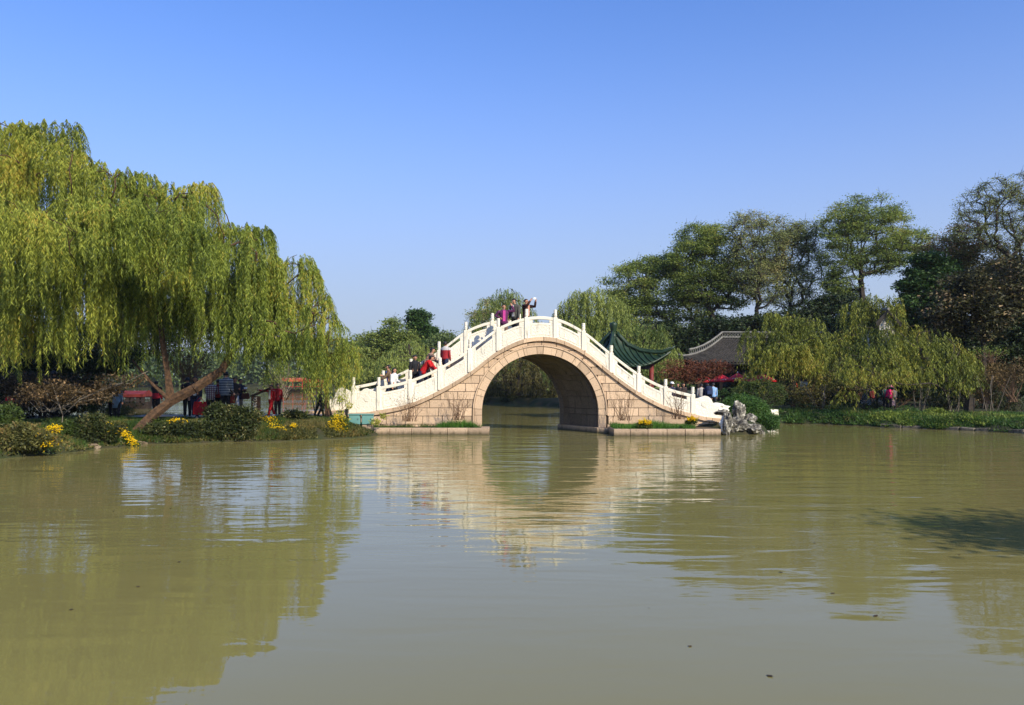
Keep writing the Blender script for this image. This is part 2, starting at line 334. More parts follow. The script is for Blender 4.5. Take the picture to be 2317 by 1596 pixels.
def land(name, pts, top, m, wd, xs, ys, label=None):
    LANDS.append((pts, top, wd))
    X, Y = np.meshgrid(xs, ys); Z = land_z(pts, top, wd, X, Y); nx, ny = len(xs), len(ys)
    V = np.stack([X, Y, Z], -1).reshape(-1, 3); i = np.arange(nx*ny).reshape(ny, nx)
    Fc = np.stack([i[:-1, :-1], i[:-1, 1:], i[1:, 1:], i[1:, :-1]], -1).reshape(-1, 4)
    zz = Z.reshape(-1)[Fc]; Fc = Fc[(zz > -1.15).any(1)]
    return tag(np_mesh(name, V, Fc, m, smooth=True), label, kind='structure')
LZ = .60
lsh = [shore(x, y) for x, y in ((-420, 1120), (-150, 1062), (0, 1037), (100, 1030), (190, 1019), (310, 1006), (430, 1003), (560, 1000), (700, 996), (833, 990))]
land('bank_ground', lsh + [(-5.2, 33.2), (-5.6, 37.2), (-7.5, 38.4), (-14, 38.8), (-22, 38.2), (-34, 37.5), (-60, 30)], LZ, M['grassground'], 2.3, np.arange(-62, -3.5, .3), np.arange(12, 41, .22), 'grassy left bank')
rsh = [(7.1, 33.6), (8.2, 32.9), (9.6, 32.8), (10.4, 33.5), (10.9, 36), (11.6, 39.6)] + [shore(x, y) for x, y in ((1765, 958), (1900, 962), (2000, 967), (2100, 971), (2200, 975), (2317, 981), (2500, 992))] + \
      [(40, 18), (160, 20), (220, 160), (150, 420), (-20, 420), (-26, 150), (-21, 86), (-17, 76), (-13, 72.5), (-5, 71), (1, 70), (3.4, 66), (4.8, 55), (3.9, 46), (5, 41), (7.0, 36.6)]
land('island_ground', rsh, .55, M['grassground'], 1.2, np.concatenate([np.arange(-28, 30, .45), np.arange(30, 230, 5)]), np.concatenate([np.arange(16, 86, .4), np.arange(86, 430, 6)]), 'wooded right bank and island behind the bridge')
land('far_shore', [(-900, 330), (-300, 262), (-150, 225), (-66, 198), (-24, 196), (-6, 240), (900, 430), (900, 1500), (-900, 1500)], .8, M['grassground'], 6, np.arange(-920, 920, 15.), np.arange(185, 1500, 9.), 'far shore of the lake')
pm_ = MB()
pp = [(-15.5, 33.0), (-13, 33.2), (-11, 33.5), (-8.8, 33.9), (-6.0, 34.4)]
pv = [(x, y, LZ+.09) for x, y in pp] + [(x, y+1.9, LZ+.09) for x, y in pp]
pm_.add(pv, [(i, i+1, i+6, i+5) for i in range(4)])
tag(pm_.build('path', M['path']), 'pale paved path along the left bank', kind='structure')

# ---------------------------------------------------------------- the bridge
YB, WB, SK = 33.75, 2.35, -1.45
KB = FPX/YB
def bx(fx): return (F(fx)-CX)/KB
def bz(fy): return H-(F(fy)-HY)/KB
post_px = [(1447, 1443, 1570), (1568, 1415.7, 1543), (1681.6, 1368, 1492), (1796, 1297.5, 1424), (1905, 1217.4, 1342.4), (2013.5, 1181.7, 1295),
           (2123.5, 1184.5, 1294), (2231.6, 1236, 1341.5), (2338, 1320.8, 1426), (2443.4, 1399.7, 1501), (2546, 1450.5, 1553.7), (2650, 1480, 1582.6)]
PX = np.array([bx(p[0]) for p in post_px]); PT = np.array([bz(p[1]) for p in post_px]); PB = np.array([bz(p[2]) for p in post_px])
cxs = np.concatenate([[bx(1255), bx(1330), bx(1395)], PX, [bx(2705), bx(2775)]])
czs = np.concatenate([[bz(1580), bz(1579), bz(1577)], PB, [bz(1596), bz(1601)]])
def hermite(x, xs, ys):
    x = float(x); i = int(np.clip(np.searchsorted(xs, x)-1, 0, len(xs)-2))
    def mm(k):
        if k <= 0 or k >= len(xs)-1: kk = min(max(k, 1), len(xs)-1); return (ys[kk]-ys[kk-1])/(xs[kk]-xs[kk-1])
        return (ys[k+1]-ys[k-1])/(xs[k+1]-xs[k-1])
    h = xs[i+1]-xs[i]; u = min(max((x-xs[i])/h, 0), 1)
    return float((2*u**3-3*u*u+1)*ys[i]+(u**3-2*u*u+u)*h*mm(i)+(-2*u**3+3*u*u)*ys[i+1]+(u**3-u*u)*h*mm(i+1))
def cz(x): return hermite(x, cxs, czs)
def slope(x): return (cz(x+.05)-cz(x-.05))/.1
CT = .165                                 # cornice thickness
ACX, ACZ, AR, RT = bx(2065), bz(1577), 223/1.68968/KB, .30
AO = AR+RT
SPR = .22
def arch_top(x, r):
    d = abs(x-ACX); return ACZ+math.sqrt(r*r-d*d) if d < r else -9
bridge = tag(empty('arch_bridge', (0, YB, 0)), 'white marble and pink granite moon bridge with carved railings', 'bridge')
def bl(x, z, d=0): return (x, d, z)        # local to the bridge: front face at y = 0
S3 = (SK, WB, 0)
# core wall behind the facing
core = MB()
xs = np.linspace(bx(1300), bx(2760), 90)
for x0, x1 in zip(xs[:-1], xs[1:]):
    lo0, lo1 = max(-.4, arch_top(x0, AR+.02)), max(-.4, arch_top(x1, AR+.02))
    if (abs(x0-ACX) < AR+.02) != (abs(x1-ACX) < AR+.02): continue
    core.prism([bl(x0, lo0, .06), bl(x1, lo1, .06), bl(x1, cz(x1)-CT*.7, .06), bl(x0, cz(x0)-CT*.7, .06)], (SK*.95, WB*.95, 0))
core.build('core_wall', M['mortar'], bridge)
# ashlar courses
def prism_cols(cols, d0, dv):
    mb = MB(); top = [bl(x, t_, d0) for x, b_, t_ in cols]; bot = [bl(x, b_, d0) for x, b_, t_ in cols]
    mb.prism(bot+top[::-1], dv); return mb
course = .333; z0 = .02; rr = random.Random(3)
k = 0
G = .011
while z0 < 4.3:
    z1 = z0+course; x = bx(1300)+rr.uniform(-.6, 0)
    while x < bx(2770):
        wd = rr.uniform(.55, 1.0); a, b_ = x+G, x+wd-G; x += wd
        colsx = np.linspace(a, b_, 9); run = []
        runs = []
        # split at the arch
        for side in (-1, 1):
            seg = [q for q in colsx]
            if side < 0: seg = np.linspace(a, min(b_, ACX), 9) if a < ACX else []
            else: seg = np.linspace(max(a, ACX), b_, 9) if b_ > ACX else []
            if side < 0 and b_ > ACX or side > 0 and a < ACX:
                if abs((a+b_)/2-ACX) > 0 and a < ACX < b_ and z0 > ACZ+AO-.4:
                    if side > 0: continue
                    seg = np.linspace(a, b_, 9)
            seg = list(seg)
            if len(seg) < 2 or seg[-1]-seg[0] < .06: continue
            cols = []
            # refine so that vertical arch flanks are met
            for q in np.linspace(seg[0], seg[-1], 15):
                lo = max(z0+G, arch_top(q, AO+.075)); hi = min(z1-G, cz(q)-CT-.004)
                if abs(q-ACX) < AO+.075 and z0 < ACZ:
                    if z1 < ACZ: continue
                if hi-lo > .02: cols.append((q, lo, hi))
            # keep the flank straight below the springing of the round part
            if len(cols) >= 2 and (cols[-1][0]-cols[0][0]) > .05:
                mb = prism_cols(cols, rr.uniform(-.004, .006), (0, .10, 0))
                mb.build('stone_block', M['granite'], bridge)
    z0 = z1
# arch ring stones: long and short in turn
def ring_pt(a, r):
    """a = arc parameter from the left springing over the crown to the right one, in metres of inner arc"""
    st = ACZ-SPR; arc = math.pi*AR
    if a < st: return (ACX-r, SPR+a)
    if a > st+arc: return (ACX+r, ACZ-(a-st-arc))
    th = math.pi-(a-st)/AR; return (ACX+r*math.cos(th), ACZ+r*math.sin(th))
tot = 2*(ACZ-SPR)+math.pi*AR
cuts = [0]; lng = True
while cuts[-1] < tot-.3:
    cuts.append(cuts[-1]+(.50 if lng else .24)); lng = not lng
sc = tot/cuts[-1]; cuts = [c*sc for c in cuts]
for front in (1, 0):
    for a0, a1 in zip(cuts[:-1], cuts[1:]):
        n = 4; aa = np.linspace(a0+.008, a1-.008, n)
        inner = [ring_pt(a, AR) for a in aa]; outer = [ring_pt(a, AO) for a in aa]
        mb = MB()
        if front: mb.prism([bl(*p, -.03) for p in inner]+[bl(*p, -.03) for p in outer[::-1]], (0, .30, 0)); mb.build('arch_stone', M['granite'], bridge)
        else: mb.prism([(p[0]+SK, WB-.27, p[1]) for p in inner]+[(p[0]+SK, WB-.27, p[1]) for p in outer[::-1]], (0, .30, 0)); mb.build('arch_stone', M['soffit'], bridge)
for a0, a1 in zip(cuts[:-2:2], cuts[2::2]):   # slim label moulding round the ring
    aa = np.linspace(a0+.006, a1-.006, 6)
    mb = MB(); mb.prism([bl(*ring_pt(a, AO+.012), -.062) for a in aa]+[bl(*ring_pt(a, AO+.068), -.062) for a in aa[::-1]], (0, .14, 0)); mb.build('hood_mould', M['granite'], bridge)
# barrel
nb = 5
for i, (a0, a1) in enumerate(zip(cuts[:-1], cuts[1:])):
    sub = MB()
    for j in range(nb):
        t0 = .115+(.885-.115)*(j+(0 if i % 2 else .0))/nb+.003; t1 = .115+(.885-.115)*(j+1)/nb-.003
        pr = rr.uniform(-.01, .02)
        aa = np.linspace(a0+.008, a1-.008, 3); v = []
        f0 = [((ring_pt(a, AR-pr)[0]+SK*t0), WB*t0, ring_pt(a, AR-pr)[1]) for a in aa] + [((ring_pt(a, AR+.2)[0]+SK*t0), WB*t0, ring_pt(a, AR+.2)[1]) for a in aa[::-1]]
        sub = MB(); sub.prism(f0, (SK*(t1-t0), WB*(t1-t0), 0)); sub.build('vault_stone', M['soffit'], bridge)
# cornice
cl = [bx(1262)]
while cl[-1] < bx(2770): cl.append(cl[-1]+.86/math.sqrt(1+slope(cl[-1])**2))
for far_ in (0, 1):
    for x0, x1 in zip(cl[:-1], cl[1:]):
        mb = MB(); q = np.linspace(x0+.006, x1-.006, 5)
        if not far_: mb.prism([bl(x, cz(x)-CT, -.085) for x in q]+[bl(x, cz(x), -.085) for x in q[::-1]], (0, .45, 0))
        else: mb.prism([(x+SK, WB-.36, cz(x)-CT) for x in q]+[(x+SK, WB-.36, cz(x)) for x in q[::-1]], (0, .45, 0))
        mb.build('cornice_stone', M['granite'], bridge, bevel=.006)
# deck steps
sx0 = PX[0]-.9
while sx0 < PX[-1]+.6:
    x1 = sx0+.33; z = max(cz(sx0), cz(x1))+.012
    mb = MB(); mb.prism([(sx0+SK*.16, WB*.16, z-.22), (x1+SK*.16, WB*.16, z-.22), (x1+SK*.16, WB*.16, z), (sx0+SK*.16, WB*.16, z)], (SK*.68, WB*.68, 0))
    mb.build('step', M['deck'], bridge); sx0 = x1
# railings
def railing(side):
    ox, oy = (0, 0) if side == 0 else (SK, WB-.16)
    def pt(x, z, d): return (x+ox, oy+d, z)
    for i in range(12):
        x, b_, tp = PX[i], PB[i]-.002, PT[i]; hgt = tp-b_; sh = b_+hgt*.73; hw = .085
        mb = MB()
        mb.box((x+ox, oy+.075, (b_+sh)/2), (2*hw, .17, sh-b_))
        mb.build('railing_post', M['marble'], bridge, bevel=.012)
        mb = MB(); ch = tp-sh
        mb.lathe([(.052, 0), (.058, .015), (.05, .03), (.066, .05), (.070, ch*.35), (.064, ch*.5), (.070, ch*.62), (.066, ch*.8), (.070, ch*.93), (.062, ch)], (x+ox, oy+.075, sh), 10)
        mb.build('post_cap', M['marble_carved'], bridge)
    for i in range(11):
        xa, xb = PX[i]+.085, PX[i+1]-.085; q = np.linspace(xa, xb, 9)
        ha, hb = (PT[i]-PB[i])*.71, (PT[i+1]-PB[i+1])*.71
        def rt(x):
            u = (x-xa)/(xb-xa); return cz(x)+ha*(1-u)+hb*u
        mb = MB(); mb.prism([pt(x, rt(x)-.125, .02) for x in q]+[pt(x, rt(x), .02) for x in q[::-1]], (0, .12, 0))
        mb.build('handrail', M['marble'], bridge, bevel=.010)
        zt = [rt(x)-.125-.135 for x in q]
        mb = MB(); mb.prism([pt(x, cz(x)+.002, .035) for x in q]+[pt(x, z, .035) for x, z in zip(q[::-1], zt[::-1])], (0, .09, 0))
        # end lugs beside the slit
        for e0, e1 in ((xa, xa+.16), (xb-.16, xb)):
            qq = np.linspace(e0, e1, 3)
            mb.prism([pt(x, rt(x)-.262, .036) for x in qq]+[pt(x, rt(x)-.124, .036) for x in qq[::-1]], (0, .088, 0))
        mb.build('railing_panel', M['marble_carved'], bridge)
        # raised border of the panel
        mb = MB(); bw = .035
        lo = [cz(x)+.09 for x in q]; hi = [z-.05 for z in zt]; qi = np.linspace(xa+.10, xb-.10, 9)
        loi = [cz(x)+.09 for x in qi]; hii = [rt(x)-.31 for x in qi]
        mb.prism([pt(x, z, .022) for x, z in zip(qi, loi)]+[pt(x, z+bw, .022) for x, z in zip(qi[::-1], loi[::-1])], (0, .02, 0))
        mb.prism([pt(x, z-bw, .022) for x, z in zip(qi, hii)]+[pt(x, z, .022) for x, z in zip(qi[::-1], hii[::-1])], (0, .02, 0))
        for e in (qi[0], qi[-1]-bw):
            mb.prism([pt(e, cz(e)+.13, .021), pt(e+bw, cz(e+bw)+.13, .021), pt(e+bw, rt(e+bw)-.35, .021), pt(e, rt(e)-.35, .021)], (0, .02, 0))
        mb.build('panel_border', M['marble'], bridge)
    # drum stones at both ends
    for sgn, xe, i in ((-1, PX[0]-.09, 0), (1, PX[-1]+.09, 11)):
        b_, hh = PB[i], (PT[i]-PB[i])
        prof = [(0, .56), (.12, .58), (.26, .63), (.40, .67), (.54, .64), (.66, .55), (.72, .42), (.76, .34), (.92, .30), (1.02, .20), (1.10, .08), (1.14, -.02)]
        mb = MB(); mb.prism([pt(xe+sgn*u, min(b_, cz(xe+sgn*u))-.01, .03) for u in (0, .4, .8, 1.14)]+[pt(xe+sgn*u, b_+v*hh, .03) for u, v in prof[::-1]], (0, .13, 0))
        mb.build('drum_stone', M['marble_carved'], bridge, bevel=.012)
        mb = MB(); mb.tube([pt(xe+sgn*.38, b_+.36*hh, .03), pt(xe+sgn*.38, b_+.36*hh, +.012)], .13, 14); mb.build('drum_boss', M['marble_carved'], bridge)
railing(0); railing(1)
# footing and planted plinths in front
def kerb_run(parent, x0, x1, y, top, depth, n, mname='wetstone', zb=-.5, name='kerb_stone'):
    e = np.linspace(x0, x1, n+1); e[1:-1] += rng.uniform(-.12, .12, n-1)
    for a, b2 in zip(e[:-1], e[1:]):
        mb = MB(); mb.box(((a+b2)/2, y+depth/2+rng.uniform(-.008, .008), (top+zb)/2), (b2-a-.014, depth, top-zb)); mb.build(name, M[mname], parent, bevel=.012)
pl = tag(empty('planting_bed', (0, 0, 0)), 'low granite planting bed left of the arch', 'planting bed', 'granite planting beds at the bridge foot')
xl0, xl1 = (F(1411)-CX)*32.5/FPX, (F(1870)-CX)*32.5/FPX
kerb_run(pl, xl0, xl1, 32.45, .27, .34, 6)
mb = MB(); mb.box((xl1-.17, 33.2, -.115), (.33, .80, .77)); mb.build('kerb_stone', M['wetstone'], pl, bevel=.012)
mb = MB(); mb.box(((xl0+xl1)/2-.2, 33.25, -.1), (xl1-xl0-.35, .92, .72)); mb.build('soil', M['soil'], pl)
pr_ = tag(empty('planting_bed', (0, 0, 0)), 'low granite planting bed right of the arch', 'planting bed', 'granite planting beds at the bridge foot')
xr0, xr1 = (F(2347)-CX)*31.7/FPX, (F(2758)-CX)*31.7/FPX
kerb_run(pr_, xr0, xr1, 31.75, .27, .34, 6)
mb = MB(); mb.box((xr0+.17, 32.9, -.115), (.33, 1.55, .77)); mb.build('kerb_stone', M['wetstone'], pr_, bevel=.012)
mb = MB(); mb.box(((xr0+xr1)/2+.15, 32.95, -.1), (xr1-xr0-.3, 1.5, .72)); mb.build('soil', M['soil'], pr_)
for sx_, nm in ((-1, 0), (1, 1)):
    xa = ACX+sx_*(AR-.08); mb = MB()
    xb = xa+sx_*.46
    mb.prism([(xa, -.22, -.6), (xb, -.22, -.6), (xb, -.22, .22), (xa, -.22, .22)], (SK*1.0, WB+.4, 0)); mb.build('footing', M['wetstone'], bridge)

# ---------------------------------------------------------------- plants
def leaf_quads(p, d, L, W, rg):
    """pointed leaves at p pointing along d"""
    n = len(p); r = rg.normal(size=(n, 3)); wv = np.cross(d, r); wv /= np.linalg.norm(wv, axis=1)[:, None]+1e-9
    L = np.broadcast_to(L, (n,))[:, None]; W = np.broadcast_to(W, (n,))[:, None]
    V = np.stack([p-wv*W/2, p+wv*W/2, p+d*L], 1).reshape(-1, 3)
    Fc = np.arange(n*3).reshape(n, 3); return V, Fc
def frustums(A, B, ra, rb, n=4):
    A, B = np.asarray(A, float), np.asarray(B, float); m_ = len(A)
    if m_ == 0: return np.zeros((0, 3)), np.zeros((0, 4), int)
    d = B-A; d /= np.linalg.norm(d, axis=1)[:, None]+1e-9
    ref = np.where(np.abs(d[:, 2:3]) < .9, np.array([[0, 0, 1.]]), np.array([[1., 0, 0]]))
    u = np.cross(d, ref); u /= np.linalg.norm(u, axis=1)[:, None]+1e-9; v = np.cross(d, u)
    th = 2*np.pi*np.arange(n)/n; ring = u[:, None]*np.cos(th)[None, :, None]+v[:, None]*np.sin(th)[None, :, None]
    ra = np.asarray(ra)[:, None, None]; rb = np.asarray(rb)[:, None, None]
    V = np.concatenate([A[:, None]+ring*ra, B[:, None]+ring*rb], 1).reshape(-1, 3)
    k = np.arange(n); f = np.stack([k, (k+1) % n, (k+1) % n+n, k+n], 1)
    return V, (f[None]+(np.arange(m_)*2*n)[:, None, None]).reshape(-1, 4)
def grow(trunk, rads, attr, step=.8, rtip=.014, pipe=.43, wpath=.25, curl=.35, rg=rng, wob=.06):
    """wood skeleton reaching every attractor; returns arrays for frustums"""
    pos = np.zeros((40000, 3)); par = np.full(40000, -1); pl_ = np.zeros(40000); n = 0
    base_r = {}
    for j in range(len(trunk)-1):
        a, b_ = np.array(trunk[j]), np.array(trunk[j+1]); k_ = max(1, int(np.linalg.norm(b_-a)/(step*.6)))
        for i in range(k_+(j == len(trunk)-2)):
            u = i/k_; pos[n] = a+(b_-a)*u; par[n] = n-1; pl_[n] = (pl_[n-1]+np.linalg.norm(pos[n]-pos[n-1])) if n else 0
            base_r[n] = rads[j]*(1-u)+rads[j+1]*u; n += 1
    nt_ = n; top = pos[n-1].copy(); lock = max(1, int(nt_*.4))
    attr = attr[np.argsort(np.linalg.norm(attr-top, axis=1))]
    tips = []
    for a in attr:
        dd = np.linalg.norm(pos[lock-1:n]-a, axis=1)
        cost = dd+wpath*pl_[lock-1:n]+.8*np.maximum(0, pos[lock-1:n, 2]-a[2]+.2)
        i0 = int(np.argmin(cost))+lock-1; d = dd[i0-lock+1]
        if n > 39900: break
        k_ = max(1, int(math.ceil(d/step))); p0 = pos[i0].copy()
        pd = p0-pos[par[i0]] if par[i0] >= 0 else np.array([0, 0, 1.]); pd = pd/(np.linalg.norm(pd)+1e-9)
        c = p0+pd*d*curl+np.array([0, 0, .10*d]); prev_ = i0
        for i in range(1, k_+1):
            u = i/k_; q = (1-u)**2*p0+2*u*(1-u)*c+u*u*a
            if i < k_: q = q+rg.normal(size=3)*wob*min(1, d*.5)
            pos[n] = q; par[n] = prev_; pl_[n] = pl_[prev_]+np.linalg.norm(q-pos[prev_]); prev_ = n; n += 1
        tips.append(prev_)
    cnt = np.zeros(n)
    for tp in tips: cnt[tp] += 1
    for i in range(n-1, 0, -1): cnt[par[i]] += cnt[i]
    rad = rtip*np.maximum(cnt, 1)**pipe
    for i, r in base_r.items(): rad[i] = max(min(rad[i], r*1.2), r)
    idx = np.arange(1, n); pa = par[1:n]; ra = np.minimum(rad[pa], rad[idx]*1.5+.0)
    for i in base_r:
        if i > 0: ra[i-1] = rad[par[i]]
    return pos[pa], pos[idx], ra, rad[idx]
def cat(parts):
    V = []; Fc = []; o = 0
    for v, f in parts:
        if len(v) == 0: continue
        V.append(v); Fc.append(f+o); o += len(v)
    return np.concatenate(V), np.concatenate(Fc)
def lobe_points(lobes, Y, n, rg, shell=.5, dep=.8):
    ar = np.array([l[2]*l[3] for l in lobes], float); ch = rg.choice(len(lobes), n, p=ar/ar.sum()); out = []
    for i in ch:
        l = lobes[i]; Yl = Y+(l[4] if len(l) > 4 else 0)
        while True:
            v = rg.uniform(-1, 1, 3); r2 = (v**2).sum()
            if r2 < 1 and (r2 > shell**2 or rg.random() < .35): break
        Yp = Yl+v[1]*l[2]*Yl/FPX*dep
        q = P(l[0]+v[0]*l[2], l[1]+v[2]*l[3], Yl); out.append((q.x, Yp, q.z))
    return np.array(out)
def cluster_leaves(C, per, rad, flat, size, rg, droop=.2):
    n = len(C)*per; c = np.repeat(C, per, 0)
    off = rg.normal(size=(n, 3))*rad*np.array([1, 1, flat]); p = c+off
    d = rg.normal(size=(n, 3))*np.array([1, 1, .5])+np.array([0, 0, -droop]); d /= np.linalg.norm(d, axis=1)[:, None]
    return leaf_quads(p, d, rg.uniform(.7, 1.3, n)*size, rg.uniform(.45, .7, n)*size, rg)
def broad_tree(name, label, Y, base, top, lobes, ncl, per, lm, bark='barkdark', size=.16, rad=.55, flat=.45, tr=.3, rtip=.018, twigs=3, cat_='tree', group=None, seed=1, shell=.5, wpath=.25, mids=(), dep=.8, fork=0):
    rg = np.random.default_rng(seed)
    root = empty(name, P(base[0], base[1], Y)); loc = np.array(root.location)
    tag(root, label, cat_, group)
    tk = [P(base[0], base[1], Y)]+[P(a, b_, Y) for a, b_ in mids]+[P(top[0], top[1], Y)]
    rs = np.linspace(tr, tr*.55, len(tk))
    A = lobe_points(lobes, Y, ncl, rg, shell, dep)
    a, b_, ra, rb = grow([tuple(q) for q in tk], list(rs), A, step=max(.5, Y*.012), rtip=rtip, rg=rg, wpath=wpath, wob=.10)
    wood = [frustums(a, b_, ra, rb, 5)]
    if twigs:
        c = np.repeat(A, twigs, 0); d = rg.normal(size=c.shape)*np.array([1, 1, .55]); d /= np.linalg.norm(d, axis=1)[:, None]
        e = c+d*rg.uniform(.5, 1.3, (len(c), 1))*rad*1.5
        wood.append(frustums(c, e, np.full(len(c), rtip*.8), np.full(len(c), rtip*.4), 3 if False else 4))
    V, Fc = cat(wood); np_mesh('trunk', V-loc, Fc, M[bark], root)
    V, Fc = cluster_leaves(A, int(per*1.45), rad*.74, flat*.9, size*.92, rg); np_mesh('crown', V-loc, Fc, M[lm], root)
    return root
def strands(S, az, L, spread, rg, leaf=.13, wid=.026, gap=.055, curl=.35):
    """hanging willow strands: S start points, az outward direction, L lengths"""
    k_ = np.maximum(3, (L/gap).astype(int)); idx = np.repeat(np.arange(len(S)), k_)
    s = np.concatenate([np.arange(q) for q in k_])*gap
    o = spread[idx]*(1-np.exp(-s/.6))
    ph = rg.uniform(0, 6.3, len(S))[idx]; wv = .05*np.sin(s*1.7+ph)*np.minimum(1, s)
    u = np.stack([np.cos(az), np.sin(az)], 1)[idx]
    p = np.stack([S[idx, 0]+u[:, 0]*o+wv, S[idx, 1]+u[:, 1]*o+wv*.6, S[idx, 2]-s+curl*(1-np.exp(-s/.35))*np.exp(-s/1.2)], 1)
    n = len(p); la = rg.uniform(0, 6.3, n)
    d = np.stack([np.cos(la)*.55, np.sin(la)*.55, -np.ones(n)*rg.uniform(.5, 1.2, n)], 1); d /= np.linalg.norm(d, axis=1)[:, None]
    return leaf_quads(p, d, rg.uniform(.7, 1.25, n)*leaf, rg.uniform(.7, 1.2, n)*wid, rg)
def willow(name, label, trunk, rads, mounds, lm, bark='bark', seed=1, leaf=.13, wid=.026, gap=.055, dens=1.0, group=None, rtip=.010, step=.5):
    """mounds: (x, ytop, radius in px, ybottom, Y, count)"""
    rg = np.random.default_rng(seed)
    root = empty(name, trunk[0]); loc = np.array(root.location); tag(root, label, 'tree', group)
    att = []; leaves = []
    for (x, yt, rp, yb, Y, n) in mounds:
        a = np.array(P(x, yt, Y)); r = rp*Y/FPX; zb = P(x, yb, Y).z; n = int(n*dens)
        nb_ = max(3, n//(5 if leaf < .14 or leaf == .15 else 2)); bi = rg.integers(0, nb_, n); rr_ = np.clip((r*np.sqrt(rg.uniform(0, 1, nb_)))[bi]+rg.normal(size=n)*r*.045, 0, r*1.1); az = rg.uniform(0, 2*np.pi, nb_)[bi]+rg.normal(size=n)*.07
        lob = .55+.45*np.sin(az*rg.integers(2, 5)+rg.uniform(0, 6.3)); dz = -.55*r*(rr_/r)**2*(1+.5*lob)-rg.exponential(.22, nb_)[bi]*r*1.3-rg.exponential(.05, n)*r
        S = np.stack([a[0]+rr_*np.cos(az), a[1]+rr_*np.sin(az), a[2]+dz+rg.normal(size=n)*.09*r], 1)
        full = S[:, 2]-zb; L = np.maximum(.4, full*(rg.uniform(.22, 1.0, nb_)**.8)[bi]*rg.uniform(.75, 1.1, n))
        leaves.append(strands(S, az, L, rg.uniform(.1, .45, n), rg, leaf, wid, gap))
        att.append(a-np.array([0, 0, .15])); m_ = max(4, int(n/22))
        sel = rg.choice(n, min(m_, n), replace=False); att += list(S[sel]-np.array([0, 0, .05]))
    A, B, ra, rb = grow([tuple(q) for q in trunk], rads, np.array(att), step=step, rtip=rtip, wpath=.30, curl=.45, rg=rg, wob=.05)
    V, Fc = frustums(A, B, ra, rb, 5); np_mesh('trunk', V-loc, Fc, M[bark], root)
    V, Fc = cat(leaves); np_mesh('crown', V-loc, Fc, M[lm], root)
    return root
def bark_tube(root, pts, rads, m, n=12, name='limb'):
    mb = MB(); pts = [Vector(p) for p in pts]; P2 = []; R2 = []
    for i in range(len(pts)-1):
        for j in range(6):
            u = j/6; P2.append(pts[i].lerp(pts[i+1], u)); R2.append((rads[i]*(1-u)+rads[i+1]*u)*(1+.07*math.sin(i*9+j*2.3)))
    P2.append(pts[-1]); R2.append(rads[-1])
    mb.tube([q-root.location for q in P2], R2, n); return mb.build(name, m, root, smooth=True)
def shrub(label, cx, cy, rx, ry, Y, n, lm, size=.09, cat_='bush', name='bush', stems=6, seed=0, depth=None, group=None, shell=.55, stemmat='barkdark', droop=.1, flat=False):
    """cx, cy = centre of the mass in picture px at distance Y; leaves fill the outer part of a lumpy ellipsoid"""
    rg = np.random.default_rng(abs(seed+int(cx)*7)); c = P(cx, cy, Y); ax, az = rx*Y/FPX, ry*Y/FPX; ay = depth if depth else ax*.7
    root = empty(name, (c.x, c.y, max(.3, c.z-az))); loc = np.array(root.location); tag(root, label, cat_, group); ax *= 1.14; az *= 1.08
    kb = 9 if rx > 30 else 5
    if shell >= .85: kb = 1
    sc_ = rg.normal(size=(kb, 3)); sc_ /= np.linalg.norm(sc_, axis=1)[:, None]; sc_ *= rg.uniform(.35, .72, (kb, 1)); sc_[:, 2] = sc_[:, 2]*.8-.05
    sr = rg.uniform(.30, .52, kb)
    if kb == 1: sc_ *= 0; sr[:] = 1
    bi = rg.integers(0, kb, n); v = rg.normal(size=(n, 3)); v /= np.linalg.norm(v, axis=1)[:, None]
    r = rg.uniform(shell**3, 1.12, n)**(1/3)*(1+.12*np.sin(v[:, 0]*7+bi)*np.cos(v[:, 2]*6+bi*2))
    p = np.array(c)+(sc_[bi]+v*(r*sr[bi])[:, None])*np.array([ax, ay, az])*(1 if kb == 1 else 1.08); p[:, 2] = np.maximum(p[:, 2], .06)
    ok = rg.random(n) < .94; sp_ = rg.normal(size=(n, 3))*np.array([ax, ay, az])*.13; p = p+np.where(ok, 0, 1)[:, None]*np.abs(sp_)*np.sign(v)
    if flat: d = v*np.array([.6, .6, .3])+rg.normal(size=(n, 3))*.3
    else: d = rg.normal(size=(n, 3))+v*.8+np.array([0, 0, -droop])
    d /= np.linalg.norm(d, axis=1)[:, None]
    V, Fc = leaf_quads(p, d, rg.uniform(.7, 1.3, n)*size, rg.uniform(.4, .65, n)*size, rg); np_mesh('foliage', V-loc, Fc, M[lm], root)
    if stems:
        k_ = stems*6; e = p[rg.choice(n, k_, replace=False)]; b_ = np.array([c.x, c.y, c.z-az])+rg.normal(size=(k_, 3))*np.array([.12*ax, .12*ay, 0])
        b_[:, 2] = max(.2, c.z-az); mid = (b_+e)/2+rg.normal(size=(k_, 3))*.06
        V, Fc = cat([frustums(b_, mid, np.full(k_, .014), np.full(k_, .010), 4), frustums(mid, e, np.full(k_, .010), np.full(k_, .005), 4)])
        np_mesh('stems', V-loc, Fc, M[stemmat], root)
    return root
